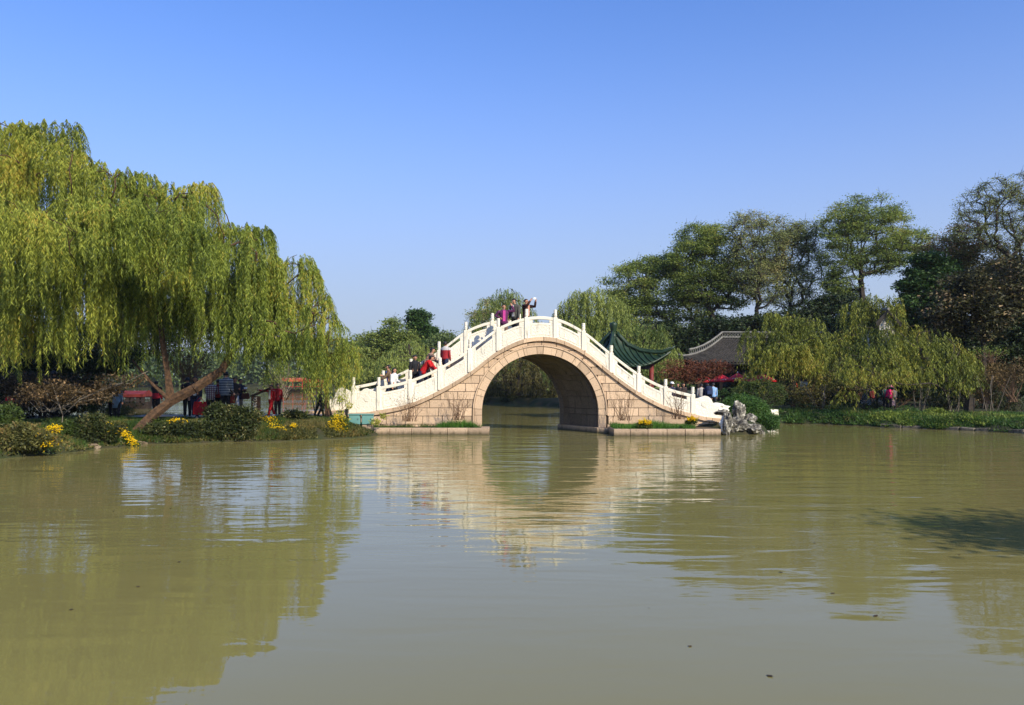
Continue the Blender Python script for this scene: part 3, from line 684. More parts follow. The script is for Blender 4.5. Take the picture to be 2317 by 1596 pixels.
def grass(name, label, boxes, n, h, lm, seed=0, wd=.012, lean=.35):
    rg = np.random.default_rng(seed+50); ps = []
    for (x0, x1, y0, y1, z) in boxes:
        k_ = int(n/len(boxes)); q = rg.uniform(0, 1, (k_, 2)); x = x0+(x1-x0)*q[:, 0]; y = y0+(y1-y0)*q[:, 1]
        keep = (np.sin(x*2.3+seed)+np.sin(x*5.1+y*3)) > -1.4
        if z is None: keep &= gz(x, y) > .06
        ps.append(np.stack([x, y, gz(x, y)-.02 if z is None else np.full(k_, z)], 1)[keep])
    p = np.concatenate(ps); n = len(p); d = rg.normal(size=(n, 3))*lean; d[:, 2] = 1; d /= np.linalg.norm(d, axis=1)[:, None]
    hh = h*rg.uniform(.5, 1.2, n)*(1+.3*np.sin(p[:, 0]*3.1+seed))
    V, Fc = leaf_quads(p, d, hh, wd*rg.uniform(.8, 1.5, n), rg); o = np_mesh(name, V, Fc, M[lm]); return tag(o, label, kind='stuff')
def rock(label, x, y, rx, ry, Y, m='limestone', seed=0, depth=None, cat_='rock', group=None, rough=.45, name='rock'):
    c = P(x, y, Y); bm = bmesh.new(); bmesh.ops.create_icosphere(bm, subdivisions=4, radius=1)
    ax, az = rx*Y/FPX, ry*Y/FPX; ay = depth or ax*.8; sd_ = Vector((seed*7.3, seed*3.1, seed*1.7))
    for v in bm.verts:
        q = v.co.copy(); k_ = 1+rough*mnoise.fractal(q*1.3+sd_, .9, 2.1, 4)
        k_ -= rough*.9*max(0, mnoise.noise(q*2.7+sd_*2)-.18)
        cell = mnoise.cell(q*1.9+sd_)*.10*rough; k_ += cell
        v.co = Vector((q.x*ax*k_, q.y*ay*k_, q.z*az*k_))
    me = bpy.data.meshes.new(name); bm.to_mesh(me); bm.free(); me.materials.append(M[m])
    return tag(link(name, me, None, c), label, cat_, group)
def flowers(label, pts, Y, n, spread, name='flower_clump', seed=0, group=None, size=.035, green=1.0):
    """pts: (x, y) spine in picture px of the blossom cushions"""
    rg = np.random.default_rng(seed+900); c0 = P(*pts[0], Y); root = empty(name, (c0.x, c0.y, c0.z-.2)); loc = np.array(root.location); tag(root, label, 'flowers', group)
    C = np.array([P(a, b_, Y) for a, b_ in pts]); c = C[rg.integers(0, len(C), n)]+rg.normal(size=(n, 3))*spread*np.array([1, .8, .8])
    k_ = 7; p = np.repeat(c, k_, 0); d = rg.normal(size=p.shape)+np.array([0, -.5, .5]); d /= np.linalg.norm(d, axis=1)[:, None]
    V, Fc = leaf_quads(p, d, size*rg.uniform(.7, 1.2, len(p)), size*.7, rg); np_mesh('blossom', V-loc, Fc, M['petal'], root)
    g_ = int(n*6*green); p = C[rg.integers(0, len(C), g_)]+rg.normal(size=(g_, 3))*spread*np.array([1.2, .8, .9])+np.array([0, .08, -.12])
    d = rg.normal(size=p.shape)+np.array([0, 0, .4]); d /= np.linalg.norm(d, axis=1)[:, None]
    V, Fc = leaf_quads(p, d, .07*rg.uniform(.7, 1.3, g_), .035, rg); np_mesh('leaves', V-loc, Fc, M['hedge'], root)
    return root
# ---- willows of the left bank
def W(name, label, trunks, mounds, lm, **k):
    """trunks: list of (limit_x, points, radii); mounds left of the limit hang on that limb"""
    root = None; lo = -1e9
    for i, (lim, pts, rads) in enumerate(trunks):
        ms = [q for q in mounds if lo <= q[0] < lim]; lo = lim
        if root is None: root = willow(name, label, pts, rads, ms, lm, **k)
        else:
            r2 = willow(name, label, pts, rads, ms, lm, **k)
            for c in list(r2.children):
                c.parent = root; c.location = r2.location-root.location
                if c.name.startswith('trunk'): c.name = 'limb'
            bpy.data.objects.remove(r2)
    return root
mA = []
def mound(L, x, yt, rp, yb, Y, n): L.append((x, yt, rp, yb, Y, n))
for x, yt, rp, yb, n in ((-60, 285, 60, 700, 80), (-5, 262, 50, 640, 80), (55, 272, 42, 600, 70), (105, 275, 40, 620, 70), (150, 268, 30, 600, 60), (178, 335, 26, 640, 50), (20, 330, 60, 760, 80), (110, 350, 60, 740, 90)): mound(mA, x, yt, rp, yb, 28.5, n)
for x, yt, rp, yb, n in ((-40, 420, 70, 850, 110), (40, 450, 60, 820, 110), (100, 480, 55, 830, 100), (165, 440, 50, 760, 90), (190, 540, 45, 800, 70), (10, 600, 60, 860, 90), (75, 620, 55, 850, 80), (140, 600, 50, 840, 80)): mound(mA, x, yt, rp, yb, 27.0, n)
for x, yt, rp, yb, n in ((10, 440, 55, 690, 70), (80, 460, 55, 700, 70), (150, 500, 50, 700, 70)): mound(mA, x, yt, rp, yb, 24.6, n)  # front crown row, added to throw shade on the bank below
def wisps(L, line, n, Y, seed):
    rw = random.Random(seed); xs_ = [q[0] for q in line]; ys_ = [q[1] for q in line]
    for i in range(n):
        x = rw.uniform(xs_[0], xs_[-1]); y = float(np.interp(x, xs_, ys_)); rp = rw.uniform(9, 20)
        L.append((x, y+rw.uniform(6, 90), rp, y+rw.uniform(150, 320), Y+rw.uniform(-1.6, 1.0), rw.randint(7, 14)))
SIL = [(-60, 285), (0, 258), (60, 270), (150, 262), (180, 335), (240, 362), (300, 372), (400, 405), (472, 412), (484, 500), (520, 502), (600, 518), (616, 590), (690, 585), (712, 655), (768, 722)]
wisps(mA, SIL[:5], 16, 28.0, 1)
tA1 = [tuple(P(-60, 960, 31)), tuple(P(-30, 820, 30.5)), tuple(P(20, 690, 30)), tuple(P(60, 560, 29.5)), tuple(P(75, 430, 29))]
W('willow_tree', 'tall yellow-green weeping willow at the far left edge', [(1e9, tA1, [.28, .24, .2, .14, .08])], mA, 'willow_y', seed=11, dens=1.7, gap=.045, leaf=.15, wid=.03)
mB = []
for x, yt, rp, yb, n in ((235, 365, 45, 700, 80), (285, 378, 40, 720, 70), (330, 385, 38, 720, 70), (385, 408, 42, 740, 80), (440, 402, 34, 700, 70), (466, 406, 22, 650, 60), (215, 440, 40, 780, 70), (300, 450, 55, 860, 110), (370, 470, 55, 830, 110), (440, 500, 50, 820, 100)): mound(mB, x, yt, rp, yb, 30.5, n)
for x, yt, rp, yb, n in ((230, 560, 45, 850, 70), (290, 590, 50, 850, 80), (350, 600, 45, 800, 60), (410, 590, 40, 730, 60)): mound(mB, x, yt, rp, yb, 29.3, n)
for x, yt, rp, yb, n in ((520, 502, 24, 760, 60), (560, 500, 32, 780, 80), (594, 508, 20, 760, 60), (620, 575, 34, 800, 70), (672, 568, 34, 780, 62), (704, 600, 22, 800, 44), (728, 655, 24, 790, 34), (750, 712, 24, 800, 26), (480, 600, 50, 810, 100), (545, 600, 50, 820, 110), (600, 640, 50, 820, 80), (660, 670, 48, 830, 70)): mound(mB, x, yt, rp, yb, 31.0, n)
for x, yt, rp, yb, n in ((500, 680, 50, 835, 90), (560, 700, 50, 845, 90), (620, 720, 50, 850, 80), (680, 740, 45, 870, 70), (455, 660, 36, 800, 45)): mound(mB, x, yt, rp, yb, 29.6, n)
for x, yt, rp, yb, n in ((215, 440, 55, 640, 70), (270, 430, 55, 660, 80), (330, 450, 55, 650, 80), (390, 460, 55, 660, 80), (440, 500, 50, 680, 80)): mound(mB, x, yt, rp, yb, 26.6, n)  # forward mounds added so the crown shades the lower left bank
wisps(mB, SIL[4:], 46, 30.0, 2)
base = P(298, 988, 28.7)
tB1 = [tuple(base), tuple(P(345, 940, 29.2)), tuple(P(386, 908, 29.6)), tuple(P(378, 840, 29.8)), tuple(P(368, 775, 29.9)), tuple(P(360, 715, 30)), tuple(P(350, 600, 30.2)), tuple(P(345, 520, 30.3))]
tB2 = [tuple(P(386, 908, 29.6)), tuple(P(440, 880, 29.7)), tuple(P(500, 840, 30)), tuple(P(535, 780, 30.3)), tuple(P(570, 690, 30.6)), tuple(P(590, 620, 30.8))]
wB = W('willow_tree', 'weeping willow with a trunk leaning out over the flower bank', [(462, tB1, [.21, .19, .17, .10, .085, .075, .06, .045]), (1e9, tB2, [.19, .18, .15, .11, .08, .05])], mB, 'willow', seed=12, dens=1.75, gap=.045, leaf=.15, wid=.03)
bark_tube(wB, [P(386, 908, 29.55), P(345, 870, 29.5), P(318, 838, 29.6), P(300, 815, 29.8)], [.09, .06, .045, .03], M['bark'], 8)
mC = []
for x, yt, rp, yb, n in ((712, 735, 30, 925, 50), (745, 745, 34, 940, 84), (785, 760, 26, 850, 45), (725, 780, 26, 960, 60), (755, 790, 24, 950, 50), (640, 760, 26, 850, 30), (775, 775, 24, 905, 45), (798, 792, 16, 880, 24), (716, 800, 22, 920, 30), (768, 730, 16, 800, 16)): mound(mC, x, yt, rp, yb, 32.3, n)
W('willow_tree', 'low willow curtain hanging just left of the bridge railing', [(1e9, [tuple(P(742, 965, 32.8)), tuple(P(738, 880, 32.8)), tuple(P(735, 800, 32.7)), tuple(P(745, 750, 32.5))], [.12, .10, .07, .04])], mC, 'willow', seed=13, dens=1.25)
# ---- willows beyond the bridge
def wgrp(x0, x1, yt, yb, rp, Y, n, jit, seed, droop=.0):
    rg = random.Random(seed); L = []
    cxm = (x0+x1)/2; hw = (x1-x0)/2
    k_ = max(3, int((x1-x0)/(rp*.8)))
    for r in range(3):
        for i in range(k_):
            x = x0+(i+.5)*(x1-x0)/k_+rg.uniform(-1, 1)*rp*.3; u = (x-cxm)/hw
            y = yt+(1-math.sqrt(max(0, 1-.92*u*u)))*(yb-yt)*.55+r*(yb-yt)*.22+rg.uniform(0, jit)
            L.append((x, y, rp*rg.uniform(.7, 1.25), min(yb, y+(yb-yt)*rg.uniform(.40, .68)), Y-r*.8+rg.uniform(-.6, .6), n))
    return L
W('willow_tree', 'grey-green willow behind the people on the crown of the bridge', [(1e9, [tuple(P(1140, 905, 78)), tuple(P(1142, 800, 78)), tuple(P(1140, 700, 78))], [.35, .28, .15])], wgrp(1072, 1206, 644, 860, 24, 78, 90, 12, 1), 'willow_far', bark='barkdark', seed=21, leaf=.26, wid=.065, gap=.16, rtip=.02, step=.9)
W('willow_tree', 'large round willow behind the right half of the bridge crown', [(1e9, [tuple(P(1335, 905, 62)), tuple(P(1338, 800, 62)), tuple(P(1330, 700, 62))], [.35, .28, .15])], wgrp(1248, 1432, 644, 880, 27, 62, 120, 12, 2), 'willow_far', bark='barkdark', seed=22, leaf=.22, wid=.055, gap=.13, rtip=.018, step=.8)
W('willow_tree', 'olive willow drooping beside the green pavilion roof', [(1e9, [tuple(P(1450, 900, 56)), tuple(P(1455, 800, 56)), tuple(P(1460, 740, 56))], [.3, .2, .1])], wgrp(1395, 1530, 724, 880, 22, 56, 80, 14, 3), 'willow_far', bark='barkdark', seed=23, leaf=.2, wid=.05, gap=.12, rtip=.016, step=.7)
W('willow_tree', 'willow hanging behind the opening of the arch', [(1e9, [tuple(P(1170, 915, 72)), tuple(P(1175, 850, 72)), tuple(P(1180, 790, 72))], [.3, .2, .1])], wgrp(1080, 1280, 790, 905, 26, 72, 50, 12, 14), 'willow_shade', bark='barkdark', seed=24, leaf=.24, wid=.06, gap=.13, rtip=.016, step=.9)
W('willow_tree', 'yellow-green willow draped over the dark tiled hall roof', [(1e9, [tuple(P(1800, 925, 47)), tuple(P(1790, 820, 47)), tuple(P(1765, 730, 47))], [.25, .2, .1])], wgrp(1692, 1872, 684, 870, 28, 47, 88, 36, 4), 'willow_ry', bark='barkdark', seed=25, leaf=.17, wid=.042, gap=.09, rtip=.014, step=.6)
W('willow_tree', 'tallest olive willow right of the white gable', [(1e9, [tuple(P(1985, 930, 50)), tuple(P(1985, 800, 50)), tuple(P(1975, 700, 50))], [.28, .2, .1])], wgrp(1880, 2085, 662, 880, 32, 50, 84, 36, 5), 'willow_ry', bark='barkdark', seed=26, leaf=.19, wid=.045, gap=.1, rtip=.014, step=.7)
W('willow_tree', 'rounded olive willow leaning over the right bank', [(1e9, [tuple(P(2190, 955, 39.5)), tuple(P(2196, 900, 39.5)), tuple(P(2170, 870, 39.6)), tuple(P(2120, 850, 40)), tuple(P(2080, 790, 40.5))], [.26, .22, .18, .14, .09])], wgrp(1900, 2205, 728, 890, 36, 41, 100, 36, 6), 'willow_ry', bark='barkdark', seed=27, leaf=.151, wid=.036, gap=.085, rtip=.012, step=.5)
# ---- broad trees: left behind the bridge
broad_tree('tree', 'grey-green bushy tree left of the round evergreen behind the bridge', 80, (880, 900), (880, 800), [(878, 765, 36, 46), (840, 800, 40, 50), (915, 800, 40, 50), (870, 850, 70, 40)], 260, 110, 'willow_far', size=.24, rad=.6, seed=31, tr=.25)
broad_tree('tree', 'small round dark green tree standing above the hedge of trees', 84, (948, 900), (948, 780), [(946, 722, 24, 18), (950, 742, 22, 14), (965, 765, 32, 22)], 80, 150, 'brightgreen', size=.28, rad=.5, seed=32, tr=.2)
W('willow_tree', 'dark green willow hanging behind the people on the left steps', [(1e9, [tuple(P(930, 905, 74)), tuple(P(930, 840, 74)), tuple(P(925, 780, 74))], [.3, .2, .1])], wgrp(862, 1010, 762, 898, 24, 74, 90, 14, 9), 'willow_far', bark='barkdark', seed=28, leaf=.25, wid=.065, gap=.15, rtip=.018, step=.9)
W('willow_tree', 'light green willow on the island nearest the left bank', [(1e9, [tuple(P(825, 905, 79)), tuple(P(825, 850, 79)), tuple(P(820, 810, 79))], [.3, .2, .1])], wgrp(778, 880, 775, 895, 22, 79, 80, 14, 10), 'willow_far', bark='barkdark', seed=29, leaf=.25, wid=.065, gap=.15, rtip=.018, step=.9)
broad_tree('tree', 'dark mixed tree close behind the left bridge railing', 77, (1020, 900), (1020, 800), [(1010, 802, 40, 46), (1045, 810, 26, 42), (1030, 850, 45, 45)], 200, 120, 'bgtree', size=.25, rad=.65, seed=33, tr=.25)
broad_tree('tree', 'low grey willow-like tree between the left willow and the bridge', 88, (815, 905), (815, 820), [(812, 795, 32, 34), (800, 840, 40, 45), (850, 860, 50, 35)], 180, 110, 'willow_far', size=.26, rad=.65, seed=34, tr=.2)
broad_tree('tree', 'thin bare-topped tree left of the willow behind the bridge crown', 82, (1095, 900), (1092, 780), [(1088, 730, 26, 30), (1110, 700, 18, 26), (1080, 790, 30, 50), (1210, 790, 40, 60)], 150, 50, 'zelkova_dry', size=.2, rad=.6, seed=35, tr=.18, twigs=8, bark='barkgrey')
# ---- broad trees: right
broad_tree('tree', 'dark layered tree at the left end of the right-hand wood', 78, (1545, 905), (1535, 760), [(1425, 640, 58, 50), (1470, 610, 50, 30), (1400, 690, 30, 40), (1500, 660, 70, 60), (1440, 720, 60, 50), (1560, 720, 70, 60), (1520, 600, 40, 30)], 420, 90, 'zelkova', size=.19, rad=.62, flat=.38, seed=41, tr=.38, mids=[(1548, 840)], wpath=.18)
broad_tree('tree', 'broad olive tree with forked dark limbs above the pavilion', 76, (1625, 905), (1615, 730), [(1580, 545, 55, 40), (1540, 580, 40, 30), (1620, 570, 60, 60), (1600, 640, 70, 50), (1660, 640, 50, 60), (1560, 640, 50, 40)], 380, 85, 'zelkova', size=.18, rad=.6, flat=.38, seed=42, tr=.4, mids=[(1622, 820)], wpath=.2)
broad_tree('tree', 'half-bare greyish tree in the middle of the wood', 74, (1725, 905), (1712, 700), [(1680, 530, 40, 48), (1705, 500, 35, 22), (1740, 560, 40, 60), (1690, 600, 50, 50), (1730, 650, 50, 50)], 320, 40, 'zelkova_dry', size=.16, rad=.55, flat=.45, seed=43, tr=.3, twigs=6, mids=[(1722, 800)], wpath=.25)
broad_tree('tree', 'sparse brown-topped tree right of the half-bare grey one', 75, (1790, 905), (1788, 690), [(1780, 525, 40, 38), (1820, 540, 40, 40), (1760, 580, 35, 50), (1830, 600, 40, 50), (1790, 650, 60, 50)], 320, 44, 'zelkova_dry', size=.16, rad=.55, flat=.45, seed=44, tr=.28, twigs=6, mids=[(1790, 800)], wpath=.25)
broad_tree('tree', 'tallest spreading tree with a clear trunk and flat layered crown', 72, (1962, 905), (1950, 650), [(1960, 480, 75, 42), (1905, 510, 45, 40), (2020, 510, 50, 40), (1950, 540, 95, 40), (2065, 545, 45, 28), (1900, 590, 50, 36), (1985, 590, 70, 30), (2030, 575, 50, 30), (1900, 640, 45, 28)], 470, 70, 'zelkova', size=.16, rad=.55, flat=.32, seed=45, tr=.36, mids=[(1958, 800), (1955, 720)], wpath=.2)
broad_tree('tree', 'slim dark tree just left of the tallest spreading tree', 74, (1915, 905), (1912, 700), [(1895, 650, 30, 40), (1925, 690, 35, 40), (1870, 700, 40, 30)], 110, 60, 'zelkova', size=.17, rad=.5, flat=.4, seed=52, tr=.22)
broad_tree('tree', 'open airy tree against the sky at the right edge', 52, (2265, 920), (2262, 640), [(2210, 470, 50, 40), (2250, 430, 40, 30), (2300, 470, 60, 50), (2190, 520, 40, 30), (2270, 530, 60, 40), (2350, 430, 60, 60), (2330, 560, 60, 50)], 420, 24, 'zelkova_dry', size=.11, rad=.34, flat=.4, seed=46, tr=.24, twigs=6, mids=[(2264, 800), (2262, 700)], wpath=.22, rtip=.013)
broad_tree('tree', 'russet and olive tree below the open airy tree', 56, (2180, 925), (2180, 700), [(2150, 570, 60, 40), (2180, 540, 40, 30), (2225, 590, 60, 50), (2130, 630, 60, 50), (2250, 650, 60, 60)], 300, 80, 'russet', size=.14, rad=.5, seed=47, tr=.25)
broad_tree('tree', 'glossy dark green tree left of the russet tree', 54, (2100, 925), (2100, 720), [(2105, 610, 45, 40), (2070, 650, 32, 34), (2130, 650, 50, 50), (2090, 700, 50, 40)], 190, 120, 'brightgreen', size=.22, rad=.42, seed=48, tr=.2)
broad_tree('tree', 'dry brown large-leaved magnolia at the right', 44, (2230, 945), (2225, 780), [(2190, 650, 60, 36), (2150, 690, 50, 36), (2240, 690, 70, 60), (2130, 720, 36, 24), (2200, 730, 70, 40), (2290, 640, 50, 60)], 190, 60, 'magnolia', size=.20, rad=.50, seed=49, shell=.1, dep=1.3, tr=.18)
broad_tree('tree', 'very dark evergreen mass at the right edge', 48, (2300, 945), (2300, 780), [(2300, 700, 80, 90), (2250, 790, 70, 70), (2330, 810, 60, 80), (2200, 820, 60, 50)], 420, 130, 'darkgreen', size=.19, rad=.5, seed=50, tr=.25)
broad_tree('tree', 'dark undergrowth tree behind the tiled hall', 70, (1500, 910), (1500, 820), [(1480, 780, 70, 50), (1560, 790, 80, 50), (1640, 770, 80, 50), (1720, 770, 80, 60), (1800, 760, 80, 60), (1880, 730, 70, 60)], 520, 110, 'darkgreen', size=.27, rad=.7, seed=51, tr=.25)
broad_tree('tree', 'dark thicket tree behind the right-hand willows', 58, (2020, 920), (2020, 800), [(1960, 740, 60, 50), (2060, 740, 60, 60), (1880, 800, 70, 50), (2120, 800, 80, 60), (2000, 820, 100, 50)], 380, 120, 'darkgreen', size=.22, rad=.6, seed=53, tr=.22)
# ---- tree standing on the bank outside the frame on the right, throws the dark shadow on the water
rgx = np.random.default_rng(5)
def offtree():
    root = tag(empty('tree', (13.9, 5.2, .3)), 'leafy bank tree outside the right edge whose shadow lies on the water', 'tree'); loc = np.array(root.location)
    A = np.array([13.9, 5.0, 5.2])+rgx.uniform(-1, 1, size=(170, 3))*np.array([1.9, 1.5, 1.2])
    a, b_, ra, rb = grow([(13.9, 5.2, 0), (14.0, 5.2, 2.0), (13.9, 5.2, 3.6)], [.2, .17, .12], A, rg=rgx)
    V, Fc = frustums(a, b_, ra, rb, 5); np_mesh('trunk', V-loc, Fc, M['barkdark'], root)
    V, Fc = cluster_leaves(A, 90, .34, .6, .16, rgx); np_mesh('crown', V-loc, Fc, M['zelkova'], root)
offtree()
land('shore_ground', [(10.6, -3), (10.9, 3), (11.6, 7), (13.5, 9.5), (18, 11), (40, 12), (40, -10), (11, -10)], .5, M['grassground'], .8, np.arange(9, 42, .5), np.arange(-12, 14, .4), 'near right bank outside the frame')
# ---- far treeline
def treeline(name, label, x0, x1, Y, yt, n, seed, lm='bgtree', sz=1.1):
    rg = np.random.default_rng(seed); u = rg.uniform(0, 1, n); x = x0+(x1-x0)*u
    zt = (HY-yt)*Y/FPX+H; hgt = zt*(.62+.25*np.sin(x*.045+seed)+.15*np.sin(x*.13+seed*2)+.07*np.sin(x*.4))
    p = np.stack([x, Y+rg.uniform(-1, 1, n)*min(10, Y*.05), hgt*rg.uniform(0, 1, n)**.7+.3], 1); d = rg.normal(size=(n, 3)); d /= np.linalg.norm(d, axis=1)[:, None]
    V, Fc = leaf_quads(p, d, sz*rg.uniform(.7, 1.4, n), sz*.7, rg); tag(np_mesh(name, V, Fc, M[lm]), label, kind='stuff')
treeline('distant_treeline', 'hazy row of trees along the far shore of the lake', -360, -60, 268, 785, 30000, 1)
treeline('distant_treeline', 'nearer part of the far shore wood seen past the red-posted boat', -105, -2, 208, 772, 22000, 4, 'bgtree', .9)
grass('ground_cover', 'leafy patches with sunlight put into their colour on the right bank', [(16.5, 22.5, 35, 39, None)], 16000, .15, 'limehedge', 16, .07, 1.2)
treeline('distant_treeline', 'dark wood close behind the right-hand undergrowth', 16, 52, 62, 790, 30000, 5, 'darkgreen', .5)
treeline('distant_treeline', 'dense wood closing the view behind the island', -12, 95, 118, 800, 26000, 2, 'bgtree', .8)
# ---- shrubs of the left bank
B = lambda *a, **k: shrub(*a, **k)
B('big dark glossy bush in the middle of the left bank', 508, 957, 72, 46, 29.2, 16000, 'darkbush', size=.10, seed=1)
B('smaller dark bush at the right foot of the leaning trunk', 400, 974, 58, 28, 28.7, 8000, 'darkbush', size=.09, seed=2)
B('olive bush touching the water at the far left', 55, 995, 66, 38, 23.7, 8500, 'oliveleaf', size=.085, seed=3)
B('dark olive bush left of the diagonal yellow flowers', 212, 972, 52, 40, 26.6, 9000, 'darkbush', size=.085, seed=4)
B('spiky dark shrub between the red suit and the willow curtain', 672, 945, 36, 22, 32.0, 2600, 'darkbush', size=.12, seed=5, flat=True)
B('ivy green mound behind the far left flowers', 140, 970, 62, 34, 26.6, 5500, 'hedge', size=.07, seed=6)
B('low green bush on the far left shore', -20, 950, 60, 50, 25.5, 5000, 'hedge', size=.08, seed=7)
B('clipped green mound behind the person in denim', 250, 925, 65, 22, 33.5, 3200, 'hedge', size=.06, seed=8)
B('green shrub right of the leaning trunk base', 345, 968, 30, 26, 29.2, 2200, 'hedge', size=.07, seed=9)
B('brown and green scrub below the red suit', 610, 982, 52, 16, 29.9, 3600, 'oliveleaf', size=.07, seed=10)
B('clipped low hedge at the left end of the planting bed', 806, 977, 32, 12, 31.7, 2600, 'oliveleaf', size=.055, seed=11)
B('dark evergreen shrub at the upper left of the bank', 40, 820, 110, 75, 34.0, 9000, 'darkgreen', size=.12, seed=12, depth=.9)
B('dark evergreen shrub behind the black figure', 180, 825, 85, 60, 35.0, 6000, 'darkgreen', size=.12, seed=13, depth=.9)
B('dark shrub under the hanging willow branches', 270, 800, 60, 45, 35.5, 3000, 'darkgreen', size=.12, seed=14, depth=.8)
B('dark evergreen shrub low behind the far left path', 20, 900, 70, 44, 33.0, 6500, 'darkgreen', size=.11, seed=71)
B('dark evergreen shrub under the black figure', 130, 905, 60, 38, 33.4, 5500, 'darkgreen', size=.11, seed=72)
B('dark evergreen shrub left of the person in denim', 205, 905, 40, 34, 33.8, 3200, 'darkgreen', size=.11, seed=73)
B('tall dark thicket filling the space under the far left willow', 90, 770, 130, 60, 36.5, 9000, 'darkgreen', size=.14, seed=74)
B('dark leafy thicket behind the middle of the leaning willow', 255, 720, 85, 110, 37.5, 12000, 'darkgreen', size=.14, seed=75)
B('dark green thicket behind the upright willow limb', 350, 690, 75, 105, 38.4, 9000, 'darkgreen', size=.13, seed=76, shell=.2)
B('olive thicket behind the far end of the leaning limb', 440, 700, 50, 80, 38.6, 3600, 'oliveleaf', size=.12, seed=77, shell=.2)
B('rusty brown shrub behind the upright willow limb', 425, 800, 60, 60, 35.5, 1500, 'brownleaf', size=.10, seed=15, stems=10, stemmat='twig', shell=.2)
B('brown thicket beside the dark evergreens', 110, 870, 120, 36, 31.5, 4500, 'brownleaf', size=.11, seed=16, stems=8, stemmat='twig', shell=.2)
B('dry brown spray of leaves left of the person in denim', 225, 885, 55, 20, 30.3, 1500, 'brownleaf', size=.12, seed=17, stems=4, stemmat='twig', shell=.1)
B('rust-leaved sapling near the far left water edge', 110, 900, 110, 30, 27.9, 2400, 'brownleaf', size=.10, seed=18, stems=3, stemmat='barkgrey', shell=.1)
B('pale bush growing behind the red suit', 640, 850, 46, 46, 37.3, 1400, 'willow_far', size=.09, seed=19, stems=10, stemmat='barkgrey', shell=.2)
def sapling(label, Y, segs, r=.03, m='barkgrey', name='sapling', leaves=None):
    p0 = P(*segs[0][0], Y); root = tag(empty(name, p0), label, 'small tree')
    for i, s in enumerate(segs):
        pts = [P(a, b_, Y) for a, b_ in s]; mb = MB(); mb.tube([q-root.location for q in pts], list(np.linspace(r*(1 if i == 0 else .6), r*.35, len(pts))), 6); mb.build('trunk' if i == 0 else 'branch', M[m], root, smooth=True)
    if leaves:
        lm, n, sz, ells = leaves; rg = np.random.default_rng(int(segs[0][0][0])); A = lobe_points(ells, Y, n, rg, .2)
        d = rg.normal(size=A.shape)+np.array([0, 0, -.2]); d /= np.linalg.norm(d, axis=1)[:, None]
        V, Fc = leaf_quads(A, d, sz*rg.uniform(.7, 1.3, n), sz*.5, rg); np_mesh('leaves', V-np.array(root.location), Fc, M[lm], root)
    return root
sapling('forked grey sapling beside the round yellow flowers', 26.8, [[(136, 1000), (140, 960), (142, 940)], [(142, 940), (130, 905), (118, 868)], [(142, 940), (180, 905), (225, 885), (290, 862), (335, 840)], [(205, 895), (250, 870), (300, 868)]], .030, m='stemgrey', leaves=('brownleaf', 900, .11, [(110, 880, 70, 24), (270, 862, 60, 20)]))
sapling('slender pale twigs rising behind the red suit', 34.5, [[(648, 905), (668, 870), (680, 810)], [(600, 870), (582, 800), (560, 740)], [(650, 880), (655, 800), (662, 750)], [(630, 880), (600, 820), (592, 770)]], .022)
sapling('thin pale sapling between the red boat and the willow curtain', 33.6, [[(716, 950), (706, 900), (690, 870), (668, 800), (655, 760)], [(706, 900), (690, 860), (690, 830)], [(716, 950), (735, 915)]], .026)
sapling('yellow-leaved sapling in front of the left bridge end', 31.8, [[(772, 948), (774, 925), (776, 905)], [(774, 925), (786, 915)]], .014, 'twig', leaves=('limeleaf', 330, .10, [(773, 905, 13, 10), (790, 918, 9, 9), (768, 940, 14, 12), (778, 950, 16, 8)]))
sapling('lime-leaved seedling beside the teal cabinets', 31.9, [[(862, 962), (858, 950)], [(862, 962), (870, 945)]], .012, 'twig', leaves=('limeleaf', 160, .10, [(850, 955, 16, 7), (868, 942, 10, 8)]))
def twig_bush(label, cx, cy, rx, ry, Y, n, seed, leafn=60):
    rg = np.random.default_rng(seed); b0 = P(cx, cy+ry, Y); root = tag(empty('bare_shrub', b0), label, 'shrub', 'bare twiggy shrubs on the planting beds'); loc = np.array(b0)
    sc_ = Y/FPX; A = []; Bq = []; ra = []; rb = []; tips = []
    for i in range(n):
        p = np.array(b0)+rg.normal(size=3)*np.array([rx*.25*sc_, .08, 0]); az = rg.uniform(0, 6.28); sp = rg.uniform(.1, .55); d = np.array([math.cos(az)*sp, math.sin(az)*sp*.7, 1.]); L = 2*ry*sc_*rg.uniform(.55, 1.05); r = .010
        for k_ in range(6):
            q = p+d/np.linalg.norm(d)*L/6; A.append(p); Bq.append(q); ra.append(r); rb.append(r*.8); r *= .8
            if k_ > 1:
                d2 = d+rg.normal(size=3)*.5; q2 = q+d2/np.linalg.norm(d2)*L/5; A.append(q); Bq.append(q2); ra.append(r*.8); rb.append(r*.5); tips.append(q2)
            d = d+rg.normal(size=3)*.13; p = q
        tips.append(p)
    V, Fc = frustums(A, Bq, np.array(ra), np.array(rb), 4); np_mesh('stems', V-loc, Fc, M['twig'], root)
    T = np.array(tips)[rg.integers(0, len(tips), leafn)]; d = rg.normal(size=T.shape); d /= np.linalg.norm(d, axis=1)[:, None]
    V, Fc = leaf_quads(T, d, .05, .03, rg); np_mesh('leaves', V-loc, Fc, M['brownleaf'], root)
twig_bush('bare twiggy shrub below the steep left railing, farther from the arch', 929, 921, 32, 33, 32.9, 34, 1)
twig_bush('bare twiggy shrub just left of the arch foot', 1036, 917, 30, 34, 32.9, 34, 2)
twig_bush('bare twiggy shrub just right of the arch foot', 1408, 912, 30, 40, 32.7, 30, 3)
twig_bush('bare twiggy shrub near the lowest right railing bay', 1532, 915, 30, 34, 32.8, 30, 4)
grass('grass', 'dry and green grass on the left planting bed', [(xl0, xl1-.4, 32.75, 33.6, .25)], 3400, .16, 'grass', 1)
